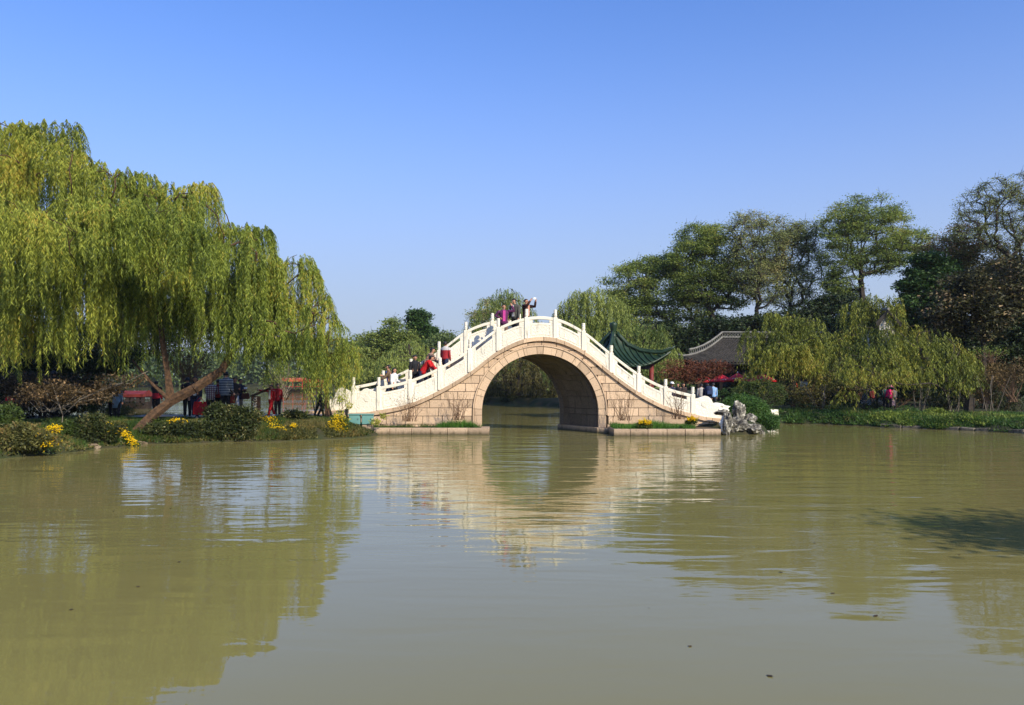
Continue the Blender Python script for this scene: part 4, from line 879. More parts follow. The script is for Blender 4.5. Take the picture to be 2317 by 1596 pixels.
grass('grass', 'lush grass tuft at the arch foot on the left bed', [((F(1668)-CX)*32.6/FPX, (F(1840)-CX)*32.6/FPX, 32.7, 33.4, .25)], 2200, .30, 'lush', 2)
grass('grass', 'lush grass on the right planting bed', [(xr0+.05, xr1-.9, 32.05, 33.4, .25)], 6500, .27, 'lush', 3)
grass('grass', 'green grass on the left bank slope', [(-9.2, -5.4, 31.3, 33.9, None), (-12, -8.5, 29.4, 33.2, None), (-18, -12, 27.8, 32.5, None), (-24, -13, 22.8, 31, None), (-14, -8, 25.5, 30.5, None)], 90000, .17, 'grass', 4, .022)
grass('ground_cover', 'low dark leafy ground cover on the left bank', [(-24, -14, 22.5, 31.5, None), (-17, -11, 24.5, 31.5, None), (-12, -7.5, 27.5, 31.5, None), (-9, -5.6, 29.3, 32, None)], 110000, .12, 'oliveleaf', 14, .06, 1.2)
grass('ground_cover', 'green leafy ground cover on the right bank', [(12.5, 19, 35.5, 42, None), (18, 25, 33, 39, None)], 60000, .13, 'juniper', 15, .06, 1.2)
grass('grass', 'dry grass fringe at the water line of the left bank', [(-8.6, -5.4, 30.8, 31.8, None), (-12, -8.5, 29.2, 30.2, None)], 5000, .22, 'drygrass', 5, .016)
grass('grass', 'green grass behind the left bank path', [(-20, -6.6, 35.6, 38.3, None)], 5000, .2, 'grass', 6, .02)
# ---- shrubs of the right bank
B('clipped round hedge dome behind the backpackers', 1715, 893, 54, 30, 43.5, 7000, 'hedge', size=.06, seed=21, shell=.9)
B('big bright creeper bush spilling over the white rocks', 1688, 925, 58, 47, 35.6, 18000, 'juniper', size=.085, seed=22)
B('creeper trailing down to the water right of the rocks', 1730, 958, 34, 26, 34.8, 6500, 'juniper', size=.08, seed=23, droop=.6)
B('rust-red leafed shrub in front of the hall roof', 1570, 834, 74, 32, 47.0, 6000, 'redleaf', size=.11, seed=24, stems=14, stemmat='twig', shell=.3)
B('green spiky plant behind the lowest right railing post', 1637, 890, 16, 16, 44.0, 700, 'brightgreen', size=.10, seed=25)
for i, (x, y, rx, ry, Y, n, lm_, lb) in enumerate((
    (1800, 940, 60, 26, 42.2, 3600, 'hedge', 'dark low hedge where the right bank begins'),
    (1900, 938, 60, 28, 41.4, 3800, 'hedge', 'low shrubs left of the pink-clad visitor'),
    (1980, 945, 50, 24, 39.8, 3000, 'juniper', 'ground-hugging green shrubs below the pink-clad visitor'),
    (2070, 942, 60, 28, 39.2, 4200, 'juniper', 'bright bush on the bank right of the pink-clad visitor'),
    (2150, 955, 40, 16, 37.6, 2000, 'lush', 'short green plants in front of the crooked trunk'),
    (2260, 950, 50, 22, 37.2, 3200, 'juniper', 'round green bush at the right edge of the bank'),
    (1830, 880, 70, 56, 45.5, 5200, 'oliveleaf', 'brownish thicket left of the rust-coloured stone'),
    (1935, 850, 60, 50, 44.5, 4200, 'oliveleaf', 'olive thicket under the tallest willow'),
    (2230, 860, 60, 50, 40.6, 2400, 'rustyleaf', 'brown leafed thicket right of the crooked trunk'),
    (2290, 856, 46, 50, 39.6, 2400, 'rustyleaf', 'orange-brown shrub at the right edge'),
    (2240, 800, 44, 20, 40.0, 420, 'limehedge', 'small sprawling branch with pale leaves before the dark wood'),
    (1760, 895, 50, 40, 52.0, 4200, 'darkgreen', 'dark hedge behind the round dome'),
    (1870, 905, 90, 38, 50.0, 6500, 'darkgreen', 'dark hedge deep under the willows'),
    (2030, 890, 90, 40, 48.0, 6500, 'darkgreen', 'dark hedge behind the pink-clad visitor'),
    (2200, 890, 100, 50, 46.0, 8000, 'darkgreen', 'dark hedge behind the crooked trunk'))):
    B(lb, x, y, rx, ry, Y, n, lm_, size=.10 if Y > 40 else .08, seed=30+i, stemmat='twig')
for i, (x, y, rx, ry, n, lb) in enumerate(((1110, 885, 50, 34, 3000, 'dark shrub on the island seen at the left inside the arch'), (1240, 890, 50, 30, 2600, 'pale brown shrub on the island seen at the right inside the arch'), (1180, 880, 60, 40, 3600, 'dark shrub on the island in the middle of the arch'), (830, 890, 50, 24, 3000, 'dark shrub on the island left of the bridge'), (930, 890, 60, 26, 3200, 'dark shrub on the island behind the left steps'), (1350, 880, 50, 30, 3000, 'dark shrub hidden behind the right pier'))):
    B(lb, x, y, rx, ry, 73.5, n, 'oliveleaf' if i == 1 else 'darkgreen', size=.2, seed=60+i)
for i, (x, yy, rx, ry, lb) in enumerate(((1100, 903, 26, 13, 'low dark bush at the island water edge, leftmost in the arch'), (1150, 905, 26, 12, 'low dark bush at the island water edge under the hanging strands'), (1200, 904, 28, 13, 'low dark bush at the island water edge, middle of the arch'), (1245, 903, 24, 16, 'brown-green bush at the island water edge, rightmost in the arch'), (1290, 904, 26, 14, 'low dark bush at the island edge behind the right pier'), (1050, 903, 30, 14, 'low dark bush at the island edge behind the left pier'), (800, 902, 34, 12, 'low dark bush at the island edge left of the bridge'), (870, 900, 34, 12, 'low dark bush at the island edge behind the lowest steps'))):
    B(lb, x, yy, rx, ry, 70.9, 1500, 'oliveleaf' if i == 3 else 'darkbush', size=.16, seed=90+i)
for i, (x, yy, rx, ry, Y, n_, m_, lb) in enumerate(((1785, 945, 30, 18, 41.4, 1500, 'darkbush', 'dark knee-high bush at the left end of the right bank'), (1850, 950, 36, 16, 40.6, 1700, 'darkbush', 'dark spreading bush below the rust-coloured boulder'), (1935, 952, 30, 17, 39.4, 1500, 'oliveleaf', 'olive bush at the water below the pale stems'), (2035, 950, 38, 26, 38.4, 3600, 'limehedge', 'sun-toned leafy bush right below the visitor in pink'), (2110, 948, 40, 30, 38.0, 4200, 'limehedge', 'tallest sun-toned bush at the water edge of the right bank'), (2205, 962, 30, 14, 36.4, 1400, 'darkbush', 'dark tuft right of the yellow and red flower patch'), (2245, 958, 32, 22, 36.4, 2600, 'limehedge', 'sun-toned bush near the right edge of the bank'), (2300, 965, 34, 16, 35.2, 1700, 'oliveleaf', 'olive bush above the rightmost edging stones'), (1965, 925, 40, 24, 42.0, 1700, 'darkbush', 'dark shrub behind the pale stems and left of the visitor in pink'), (2130, 915, 40, 26, 42.5, 1800, 'darkbush', 'dark shrub behind the tallest sun-toned bush'), (2270, 915, 44, 30, 41.5, 2200, 'darkbush', 'dark shrub between the pale stems and the right edge'))):
    B(lb, x, yy, rx, ry, Y, n_, m_, size=.09, seed=110+i, stemmat='twig')
def multistem(label, x, y0, y1, Y, n, spread, seed):
    rg = np.random.default_rng(seed); b0 = P(x, y0, Y); root = tag(empty('crape_myrtle', b0), label, 'small tree', 'pale multi-stemmed trees on the right bank')
    for i in range(n):
        u = (i+.5)/n*2-1+rg.normal()*.1; pts = []; 
        for k_ in range(5):
            f = k_/4; pts.append(Vector(((u*spread*(f**.8)+rg.normal()*2)*Y/FPX, rg.normal()*.06+.5*f*math.sin(i*2.1), f*(y0-y1)*Y/FPX)))
        pts[0] = Vector((u*.08, 0, 0)); mb = MB(); mb.tube(pts, [.022, .019, .015, .011, .007], 5); mb.build('stem', M['stemgrey'], root, smooth=True)
multistem('pale multi-stemmed tree left of the crooked trunk', 2082, 955, 830, 39.8, 7, 34, 1)
multistem('pale multi-stemmed tree between crooked trunk and right edge', 2240, 960, 850, 38.8, 6, 34, 2)
multistem('thin bare stems close beside the crooked trunk', 2160, 955, 880, 39.2, 5, 30, 3)
multistem('pale stems under the olive thicket', 1955, 945, 860, 42.5, 6, 34, 4)
multistem('crossing pale stems left of the pink-clad visitor', 1860, 945, 870, 43.5, 6, 44, 5)
grass('grass', 'green grass on the right bank', [(12, 17, 39.4, 43, None), (16.0, 21.5, 35.6, 41, None), (19.5, 25, 33.2, 39, None)], 12000, .2, 'grass', 7, .022)
# ---------------------------------------------------------------- rocks
RK = (('small flat grey rock at the foot of the right drum stone', 1636, 934, 18, 6, 33.0, 'limestone', 1), ('white rounded rock at the end of the right planting bed', 1640, 962, 13, 18, 32.6, 'limestone_white', 2),
      ('white slab rock above the rounded white one', 1625, 925, 26, 12, 34.2, 'limestone_white', 3), ('tallest pitted limestone spire', 1673, 932, 15, 22, 33.4, 'limestone', 4),
      ('dark pitted rock under the limestone spire', 1668, 964, 20, 18, 32.9, 'limestone', 5), ('low striped rock at the right end of the rock pile', 1704, 971, 19, 11, 33.0, 'limestone', 6),
      ('narrow upright rock between the white and the dark pitted rock', 1645, 962, 10, 26, 32.4, 'limestone', 7), ('grey boulder behind the spire', 1698, 952, 14, 14, 33.9, 'limestone', 8), ('small wet stone at the water line of the pile', 1722, 980, 10, 7, 33.3, 'limestone', 9))
for lb, x, y, rx, ry, Y, m_, sd_ in RK: rock(lb, x, y, rx, ry, Y, m_, sd_)
SR = ((8, 1030, 14, 11, 23.4), (125, 1014, 13, 8, 25.9), (150, 1016, 17, 10, 25.6), (205, 1012, 20, 8, 26.3), (222, 1010, 14, 6, 26.6), (262, 1008, 18, 6, 27.2), (318, 1003, 20, 5, 28.2), (375, 1000, 12, 6, 28.7), (430, 998, 20, 7, 28.9), (600, 993, 18, 9, 29.9), (640, 992, 16, 8, 30.1), (565, 996, 14, 6, 29.4), (690, 992, 10, 5, 30.6))
SL = ('tan stone at the far left water edge', 'rounded stone below the forked sapling', 'largest pale stone under the round yellow flowers', 'broad reddish shore stone left of the diagonal flowers', 'flat reddish stone beside the broad one', 'shore stone under the diagonal yellow flowers', 'low shore stone at the leaning trunk base', 'small shore stone right of the leaning trunk', 'shore stone at the left edge of the big dark bush', 'mottled shore stone below the red suit', 'brown shore stone right of the mottled one', 'shore stone at the right edge of the big dark bush', 'small shore stone below the spiky shrub')
for i, ((x, y, rx, ry, Y), lb) in enumerate(zip(SR, SL)): rock(lb, x, y, rx, ry, Y, 'shorerock', 20+i, rough=.3, name='shore_stone', group='stones along the left shore')
mb_ = tag(empty('stone_edging', (0, 0, 0)), 'rough stone edging along the water of the right bank', 'stone edging')
e = [shore(x, y) for x, y in ((1990, 967), (2040, 969), (2085, 970.5), (2130, 972.3), (2170, 974), (2205, 975.5), (2240, 977), (2275, 979), (2317, 981.5), (2360, 984.5), (2400, 987))]
for i, (a, b_) in enumerate(zip(e[:-1], e[1:])):
    a, b_ = Vector((*a, 0)), Vector((*b_, 0)); d = (b_-a).normalized(); nn = Vector((-d.y, d.x, 0))*.34
    mb = MB(); mb.prism([a+d*.02+Vector((0, 0, -.4)), b_-d*.02+Vector((0, 0, -.4)), b_-d*.02+Vector((0, 0, .13+.04*math.sin(i*3))), a+d*.02+Vector((0, 0, .13+.04*math.sin(i*3+1)))], nn)
    mb.build('edging_stone', M['wetrock'], mb_, bevel=.03)
rock('rust-coloured boulder under the right-hand willows', 1833, 905, 30, 26, 46, 'shorerock', 41)
# ---------------------------------------------------------------- flowers
FG = 'yellow chrysanthemums on the left bank'
flowers('round cushion of yellow flowers at the far left', [(112, 972), (122, 968), (118, 980), (130, 972)], 25.3, 260, .07, seed=1, group=FG)
flowers('diagonal spray of yellow flowers left of the leaning trunk', [(248, 966), (256, 972), (268, 975), (278, 980), (286, 985), (292, 992), (300, 998), (304, 1002)], 27.3, 420, .07, seed=2, group=FG)
flowers('yellow flowers right of the leaning trunk', [(388, 956), (396, 953), (404, 952), (412, 955), (420, 956)], 29.3, 330, .06, seed=3, group=FG)
flowers('scattered yellow flowers left of the red suit', [(590, 948), (600, 950), (610, 950), (622, 953)], 31.0, 150, .10, seed=4, group=FG, green=.6)
flowers('loose drift of yellow flowers below the red suit', [(612, 962), (622, 966), (632, 968), (640, 972), (648, 976), (652, 982)], 30.0, 130, .09, seed=5, group=FG, green=.6)
flowers('small yellow flower peak right of the red suit', [(663, 962), (665, 965)], 30.4, 60, .05, seed=6, group=FG)
flowers('large upright yellow flower bush at the left end of the bridge', [(766, 948), (758, 958), (770, 962), (760, 972), (770, 978), (764, 986), (756, 965)], 31.0, 900, .12, seed=7, group=FG)
flowers('yellow tips on the far left olive bush', [(95, 995), (108, 1000), (118, 1004), (100, 1008)], 23.6, 70, .10, seed=8, group=FG, green=.3)
flowers('yellow flowers on the right planting bed near the arch', [(1449, 955), (1458, 952), (1464, 957), (1470, 956)], 31.95, 170, .05, seed=9, group='yellow flowers on the right planting bed')
flowers('yellow flowers on the right planting bed near its far end', [(1558, 949), (1566, 946), (1572, 948)], 32.2, 130, .05, seed=10, group='yellow flowers on the right planting bed')
flowers('single yellow and red flower patch on the right bank', [(2166, 955), (2170, 957)], 37.0, 90, .07, seed=11)
# ---------------------------------------------------------------- cabinets, post, sign
for k_, (x, lb) in enumerate(((803, 'left one of the two teal metal cabinets beside the bridge'), (832, 'right one of the two teal metal cabinets beside the bridge'))):
    c = P(x, 951, 32.3); root = tag(empty('utility_cabinet', (c.x, 32.3, .42), R(3)), lb, 'cabinet', 'teal utility cabinets'); 
    mb = MB(); mb.box((0, 0, .20), (.44, .30, .38)); mb.build('housing', M['teal'], root, bevel=.01)
    mb = MB(); mb.box((0, -.165, .195), (.40, .02, .34)); d_ = mb.build('door', M['teal'], root, bevel=.006)
    mb = MB(); mb.box((.14, -.185, .22), (.02, .02, .05)); mb.build('handle', M['black'], d_)
    mb = MB(); mb.box((0, -.02, .405), (.50, .38, .035)); mb.build('lid', M['teal'], root, bevel=.008)
    mb = MB(); mb.box((0, 0, -.11), (.40, .26, .24)); mb.build('plinth', M['wetstone'], root)
c = P(784, 955, 32.4); root = tag(empty('bollard', (c.x, 32.4, .4)), 'short black post left of the teal cabinets', 'bollard')
mb = MB(); mb.box((0, 0, .28), (.10, .10, .6)); mb.build('shaft', M['black'], root, bevel=.01); mb = MB(); mb.box((0, 0, .6), (.13, .13, .04)); mb.build('cap', M['black'], root, bevel=.008)
c = P(579, 945, 33.6); root = tag(empty('information_sign', (c.x, 33.6, LZ)), 'brown wooden information desk with pale carved characters on its post', 'sign')
mb = MB(); mb.box((0, 0, .44), (.34, .18, .92)); mb.build('post', M['signwood'], root, bevel=.012)
mb = MB(); mb.prism([(-.20, -.16, .88), (.62, -.16, 1.22), (.62, -.16, 1.27), (-.20, -.16, .93)], (0, .55, 0)); mb.build('sloping_board', M['signwood'], root, bevel=.01)
mb = MB(); mb.prism([(-.12, -.18, .94), (.54, -.18, 1.213), (.54, -.18, 1.217), (-.12, -.18, .944)], (0, .46, 0)); 
st = MB()
def stroke(pts, r=.011): st.tube([Vector((x, -.098, z)) for x, z in pts], r, 5)
stroke([(-.06, .76), (-.03, .80), (.03, .80), (.06, .75), (.03, .71), (-.03, .71), (-.06, .76)]); stroke([(-.05, .83), (.07, .83)]); stroke([(0, .86), (0, .80)])
for k_ in range(5):
    zz = .62-.105*k_; stroke([(-.06, zz), (.07, zz+.02)]); stroke([(-.05, zz-.04), (.05, zz-.035)]); stroke([(-.06, zz+.02), (-.07, zz-.06)]); stroke([(.02, zz+.03), (.01, zz-.05)], .009)
st.build('lettering', M['limestone_white'], root)
# ---------------------------------------------------------------- covered boats
def boat(name, label, x, y_w, L, Wd, hgt, roof, hull, post, rz=0, sections=((-.5, .05, 1.0), (.08, .5, .9)), cabin=False):
    X, Y = shore(x, y_w); root = tag(empty(name, (X, Y, 0), rz), label, 'boat')
    mb = MB(); n = 9; rs = []
    for i in range(n):
        u = -1+2*i/(n-1); wv = Wd/2*(1-.55*abs(u)**3); sh = .12*abs(u)**3*hgt
        rs.append([Vector((u*L/2, -wv, .42+sh)), Vector((u*L/2, wv, .42+sh)), Vector((u*L/2, wv*.7, -.15)), Vector((u*L/2, -wv*.7, -.15))])
    mb.rings(rs); mb.build('hull', M[hull], root)
    for a, b_, f in sections:
        z = hgt*f; mb = MB()
        mb.rings([[Vector((x_*L, -Wd*.50*s_, z+q-.16*hgt)), Vector((x_*L, Wd*.50*s_, z+q-.16*hgt)), Vector((x_*L, Wd*.54*s_, z+q+.04)), Vector((x_*L, Wd*.1, z+q+.28)), Vector((x_*L, -Wd*.1, z+q+.28)), Vector((x_*L, -Wd*.54*s_, z+q+.04))] for x_, s_, q in ((a-.02, .9, .03), (a+.03, 1, 0), (b_-.03, 1, 0), (b_+.02, .9, .03))]); mb.build('roof', M[roof], root)
        for x_ in np.linspace(a+.02, b_-.02, 3):
            for yy in (-Wd*.42, Wd*.42):
                mb = MB(); mb.box((x_*L, yy, (z+.4)/2), (.12, .12, z-.36)); mb.build('post', M[post], root)
        for yy in (-Wd*.42, Wd*.42):
            mb = MB(); mb.box(((a+b_)/2*L, yy, .85), ((b_-a)*L*.96, .05, .08)); mb.build('rail', M[post], root)
            mb = MB(); mb.box(((a+b_)/2*L, yy*.8, .62), ((b_-a)*L*.9, .3, .08)); mb.build('bench', M['darkwood'], root)
    if cabin:
        for yy in (-Wd*.43,):
            for u in np.linspace(-.38, .38, 5): mb = MB(); mb.box((u*L, yy, .62), (.13*L, .06, .40)); mb.build('side_panel', M['darkwood'], root)
    return root
boat('pleasure_boat', 'open red-posted boat with an orange two-part roof on the lake', 685, 887, 5.9, 2.2, 1.95, 'orangeroof', 'darkwood', 'redwood')
boat('pleasure_boat', 'dark red covered boat moored behind the bank bushes', 309, 925, 2.0, 1.5, 1.02, 'maroon', 'darkwood', 'darkwood', sections=((-.42, .42, 1.0),), cabin=True)
for x, yw, lb, rf in ((312, 866, 'tiny white tour boat with a red stripe far out on the lake', 'redwood'), (205, 867, 'white tour boat glimpsed through the brown leaves', 'white'), (515, 866.5, 'distant white boat behind the striped shirt', 'white'), (420, 866, 'distant white boat left of the woman with the red bag', 'white')):
    boat('tour_boat', lb, x, yw, 7, 2.6, 1.6, rf, 'white', 'white', sections=((-.35, .4, 1.0),))
# ---------------------------------------------------------------- pavilion
pc = P(1388, 855, 46); root = tag(empty('pavilion', (pc.x, 46, .5)), 'small pavilion with curved green glazed tile roof and urn finial', 'pavilion')
Zoff = -.5; RC, RM = 2.9, 2.02; a0 = R(-17)
RGT = [(0, 0), (.08, .22), (.24, .68), (.48, .98), (.78, 1.13), (.92, 1.08), (1.0, .93)]; CNT = [(0, 0), (.1, .40), (.3, .88), (.6, 1.33), (.85, 1.60), (1.0, 1.72)]
def itp(tb, f): return float(np.interp(f, [q[0] for q in tb], [q[1] for q in tb]))
def roofpt(k_, l, f, up=0):
    """face k, l in -1..1 across at this height, f 0 apex .. 1 eave"""
    am = a0+k_*math.pi/2+math.pi/4; n_ = Vector((math.cos(am), math.sin(am), 0)); t_ = Vector((-math.sin(am), math.cos(am), 0))
    r = .12+f*(RM-.12); hw_ = (.12+f*(RM-.12)); ext = 1+.10*abs(l)**3*f*f
    dr = itp(CNT, f)*(1-abs(l)**2.4)+itp(RGT, f)*abs(l)**2.4
    return n_*r*ext+t_*l*hw_*ext+Vector((0, 0, 4.63-dr+up+Zoff))
for k_ in range(4):
    V = []; Fc = []; nl, nf = 13, 10
    for j in range(nf):
        for i in range(nl): V.append(roofpt(k_, -1+2*i/(nl-1), j/(nf-1)))
    for j in range(nf):
        for i in range(nl): V.append(roofpt(k_, -1+2*i/(nl-1), j/(nf-1), -.10))
    o_ = nl*nf
    for j in range(nf-1):
        for i in range(nl-1):
            q = j*nl+i; Fc.append((q, q+1, q+nl+1, q+nl)); Fc.append((q+o_, q+nl+o_, q+nl+1+o_, q+1+o_))
    for i in range(nl-1): q = (nf-1)*nl+i; Fc.append((q, q+1, q+1+o_, q+o_))
    mb = MB(); mb.add(V, Fc); rp_ = mb.build('roof', M['glaze'], root, smooth=True)
    for i in range(15):
        lat = -.93+1.86*i/14
        fs = [f for f in np.linspace(max(abs(lat), .06), 1, 8)]
        pts = [roofpt(k_, max(-1, min(1, lat/f)), f, .03) for f in fs]; pts[-1] = roofpt(k_, lat, 1.0, .02)+(pts[-1]-pts[-2])*.12
        mb = MB(); mb.tube(pts, .052, 6); mb.build('tile_rib', M['glaze'], root, smooth=True)
    pts = [roofpt(k_, 1, f, .10) for f in (0, .08, .24, .48, .7, .86, 1.0)]; pts.append(pts[-1]+(pts[-1]-pts[-2])*.5+Vector((0, 0, .08)))
    mb = MB(); mb.tube(pts, [.10]*6+[.085, .05], 8); mb.build('hip_ridge', M['glaze'], root, smooth=True)
    mb = MB(); mb.tube([p_+Vector((0, 0, .11)) for p_ in pts[:-1]], .045, 6); mb.build('ridge_cap', M['glaze'], root, smooth=True)
    ap = a0+k_*math.pi/2; mb = MB(); mb.lathe([(.13, 0), (.13, 2.6)], (math.cos(ap)*2.1, math.sin(ap)*2.1, 0), 10); mb.build('pillar', M['maroon'], root, smooth=True)
    am = ap+math.pi/4; p1 = Vector((math.cos(ap)*2.1, math.sin(ap)*2.1, 2.35)); p2 = Vector((math.cos(ap+math.pi/2)*2.1, math.sin(ap+math.pi/2)*2.1, 2.35))
    mb = MB(); mb.box((p1+p2)/2, ((p1-p2).length-.2, .12, .28), rz=math.atan2(p2.y-p1.y, p2.x-p1.x)); mb.build('beam', M['darkwood'], root)
mb = MB(); mb.lathe([(.22, 4.50), (.22, 4.57), (.15, 4.61), (.18, 4.67), (.13, 4.73), (.14, 4.79), (.16, 4.87), (.205, 5.10), (.22, 5.20), (.205, 5.27), (.10, 5.33), (.01, 5.35)], (0, 0, Zoff), 16); mb.build('finial', M['glaze'], root, smooth=True)
# ---------------------------------------------------------------- tiled hall
hall = tag(empty('hall', (0, 0, 0)), 'long low hall with grey tiled roof and pierced pale ridge', 'building')
def hx(x, Y): return (x-CX)*Y/FPX
YR, YE = 62.0, 58.6; xa, xb = hx(1634, YR), hx(1960, YR); ex0, ex1 = hx(1546, YE), hx(1990, YE)
zr, ze = 2.25+88*YR/FPX, 2.25+33*YE/FPX
def hroof(u, f): # u along 0..1, f from ridge 0 to eave 1
    xr_, xe_ = xa+(xb-xa)*u, ex0+(ex1-ex0)*u
    sag = -.30*math.sin(math.pi*f)*.7; lift = .42*f*f*max(0, 1-u/.16)**2
    return Vector((xr_+(xe_-xr_)*f, YR+(YE-YR)*f, zr+(ze-zr)*f+sag+lift))
V = []; Fc = []; nu, nf = 41, 7
for j in range(nf):
    for i in range(nu): V.append(hroof(i/(nu-1), j/(nf-1)))
for j in range(nf):
    for i in range(nu): V.append(hroof(i/(nu-1), j/(nf-1))-Vector((0, 0, .15)))
o_ = nu*nf
for j in range(nf-1):
    for i in range(nu-1): q = j*nu+i; Fc.append((q, q+1, q+nu+1, q+nu)); Fc.append((q+o_, q+nu+o_, q+nu+1+o_, q+1+o_))
for i in range(nu-1): q = (nf-1)*nu+i; Fc.append((q, q+1, q+1+o_, q+o_))
mb = MB(); mb.add(V, Fc); mb.build('roof', M['greytile'], hall, smooth=True)
V = [hroof(0, f) for f in np.linspace(0, 1, 6)]+[Vector((hroof(0, f).x-.02-.35*f*0, 2*YR-hroof(0, f).y+.0, hroof(0, f).z)) for f in np.linspace(0, 1, 6)]
mb = MB(); mb.add(V, [(i, i+1, i+7, i+6) for i in range(5)]); mb.build('hip_roof', M['greytile'], hall)
V = [(xa, YR, zr), (xb, YR, zr), (ex1, 2*YR-YE, ze), (ex0, 2*YR-YE, ze)]; mb = MB(); mb.prism(V, (0, 0, -.12)); mb.build('rear_roof', M['greytile'], hall)
for i in range(58):
    u = (i+.5)/58; mb = MB(); mb.tube([hroof(u, f)+Vector((0, 0, .05)) for f in np.linspace(0.02, 1.01, 5)], .062, 5); mb.build('tile_rib', M['greytile'], hall)
hp = [hroof(0, f) for f in (1.0, .86, .7, .5, .3, .12, 0)]; hp = [hp[0]+(hp[0]-hp[1])*.8+Vector((0, 0, .12))]+hp
rc = hp+[Vector((xa+(xb-xa)*u, YR, zr-.02*math.sin(u*3))) for u in np.linspace(.02, 1, 12)]
mb = MB(); mb.tube([p_+Vector((0, -.02, .12)) for p_ in rc], .06, 6); mb.build('ridge_base', M['ridgecap'], hall)
mb = MB(); mb.tube([p_+Vector((0, -.02, .50)) for p_ in rc[2:]], .065, 6); mb.build('ridge_cap', M['ridgecap'], hall)
lat = MB(); tot_ = 0
for a, b_ in zip(rc[2:-1], rc[3:]):
    n_ = max(1, int((b_-a).length/.22))
    for j in range(n_):
        p_ = a.lerp(b_, (j+.5)/n_)+Vector((0, 0, .31)); lat.tube([p_+Vector((.085*math.cos(t_), 0, .13*math.sin(t_))) for t_ in np.linspace(0, 2*math.pi, 7)], .026, 4, cap=False)
lat.build('ridge_lattice', M['ridgecap'], hall)
mb = MB(); mb.box(((xa+ex1)/2, YE+2.2, (ze+.5)/2), (ex1-xa, .2, ze-.3)); mb.build('wall', M['darkwood'], hall)
for i in range(9):
    x = ex0+1.2+i*1.62; mb = MB(); mb.lathe([(.12, 0), (.12, ze-.5)], (x, YE+.7, .45), 8); mb.build('column', M['darkwood'], hall)
    mb = MB(); mb.box((x+.81, YE+2.06, 1.6), (1.3, .06, 2.1)); d_ = mb.build('door', M['darkwood'], hall); mb = MB(); mb.box((x+.81, YE+2.02, 2.0), (.95, .03, .9)); mb.build('pane', M['glass'], d_)
# white gabled house glimpsed above the willows
gh = tag(empty('gabled_house', (0, 0, 0)), 'white gable end of a tiled house showing above the willows', 'building')
def hp_(x, y, Y): return P(x, y, Y)
g0, g1, g2 = P(1990, 736, 49.4), P(2024, 736, 49.4), P(2006, 713, 49.4)
mb = MB(); mb.prism([(g0.x, 49.4, .5), (g1.x, 49.4, .5), (g1.x, 49.4, g1.z), (g2.x, 49.4, g2.z), (g0.x, 49.4, g0.z)], (1.2, 5.5, 0)); mb.build('wall', M['whitewash'], gh)
rl = P(1972, 706, 49.2); 
mb = MB(); mb.prism([(g0.x-.25, 49.1, g0.z-.12), (g2.x, 49.1, g2.z+.10), (g2.x, 49.1, g2.z+.26), (g0.x-.35, 49.1, g0.z+.06)], (1.3, 6.0, 0)); mb.build('roof', M['greytile'], gh)
mb = MB(); mb.prism([(g1.x+.25, 49.1, g1.z-.12), (g2.x+.003, 49.1, g2.z+.10), (g2.x+.003, 49.1, g2.z+.26), (g1.x+.35, 49.1, g1.z+.06)], (1.3, 6.0, 0)); mb.build('roof', M['greytile'], gh)
for i in range(8): mb = MB(); a_ = Vector((g2.x, 49.15+i*.7, g2.z+.28)); b_ = Vector((g0.x-.33, 49.15+i*.7, g0.z+.09)); mb.tube([a_+Vector((.25*i*.5, 0, 0)), b_+Vector((.25*i*.5, 0, 0))], .06, 5); mb.build('tile_rib', M['greytile'], gh)
mb = MB(); mb.tube([(g2.x-.05, 49.0, g2.z+.33), (g2.x-1.2, 54, g2.z+.34)], .09, 6); mb.build('ridge_cap', M['ridgecap'], gh)
# white wall, lantern and bench pieces between the trunks
gw_ = tag(empty('garden_wall', (0, 0, 0)), 'white garden wall glimpsed between the trunks of the right bank', 'wall')
for x0, x1, y0, y1 in ((1812, 1826, 862, 895), (1840, 1862, 878, 915), (2000, 2022, 880, 905)):
    a_, b_ = P(x0, y1, 54), P(x1, y0, 54); mb = MB(); mb.box(((a_.x+b_.x)/2, 54, (b_.z+.5)/2), (b_.x-a_.x, .25, b_.z-.5)); p_ = mb.build('wall_section', M['whitewash'], gw_)
    mb = MB(); mb.box(((a_.x+b_.x)/2, 54, b_.z+.05), (b_.x-a_.x+.12, .42, .12)); mb.build('coping', M['greytile'], gw_)
c = P(1798, 873, 50); root = tag(empty('lantern', c), 'red lantern hanging among the dark branches', 'lantern')
mb = MB(); mb.lathe([(.05, -.2), (.13, -.15), (.19, 0), (.13, .15), (.05, .2)], (0, 0, 0), 12); mb.build('shade', M['lantern'], root, smooth=True)
mb = MB(); mb.lathe([(.02, -.45), (.045, -.4), (.02, -.2)], (0, 0, 0), 6); mb.build('tassel', M['lantern'], root); mb = MB(); mb.tube([(0, 0, .2), (0, 0, .9)], .01, 4); mb.build('cord', M['black'], root)
def terrace(x0, x1, yt, yb, Y, label, legs):
    a_, b_ = P(x0, yt, Y), P(x1, yb, Y); root = tag(empty('stone_bench', ((a_.x+b_.x)/2, Y, b_.z)), label, 'bench'); L_ = b_.x-a_.x; hh = a_.z-b_.z
    mb = MB(); mb.box((0, 0, hh-.05), (L_, .42, .10)); mb.build('seat', M['marble'], root, bevel=.01)
    for i in range(legs): mb = MB(); mb.box((-L_*.4+L_*.8*i/(legs-1), 0, (hh-.1)/2), (.14, .34, hh-.1)); mb.build('leg', M['marble'], root, bevel=.01)
terrace(1632, 1668, 924, 938, 36.2, 'low white stone railing bench behind the drum stone', 3)
terrace(1738, 1758, 927, 943, 40.2, 'white stone bench end above the water', 2)
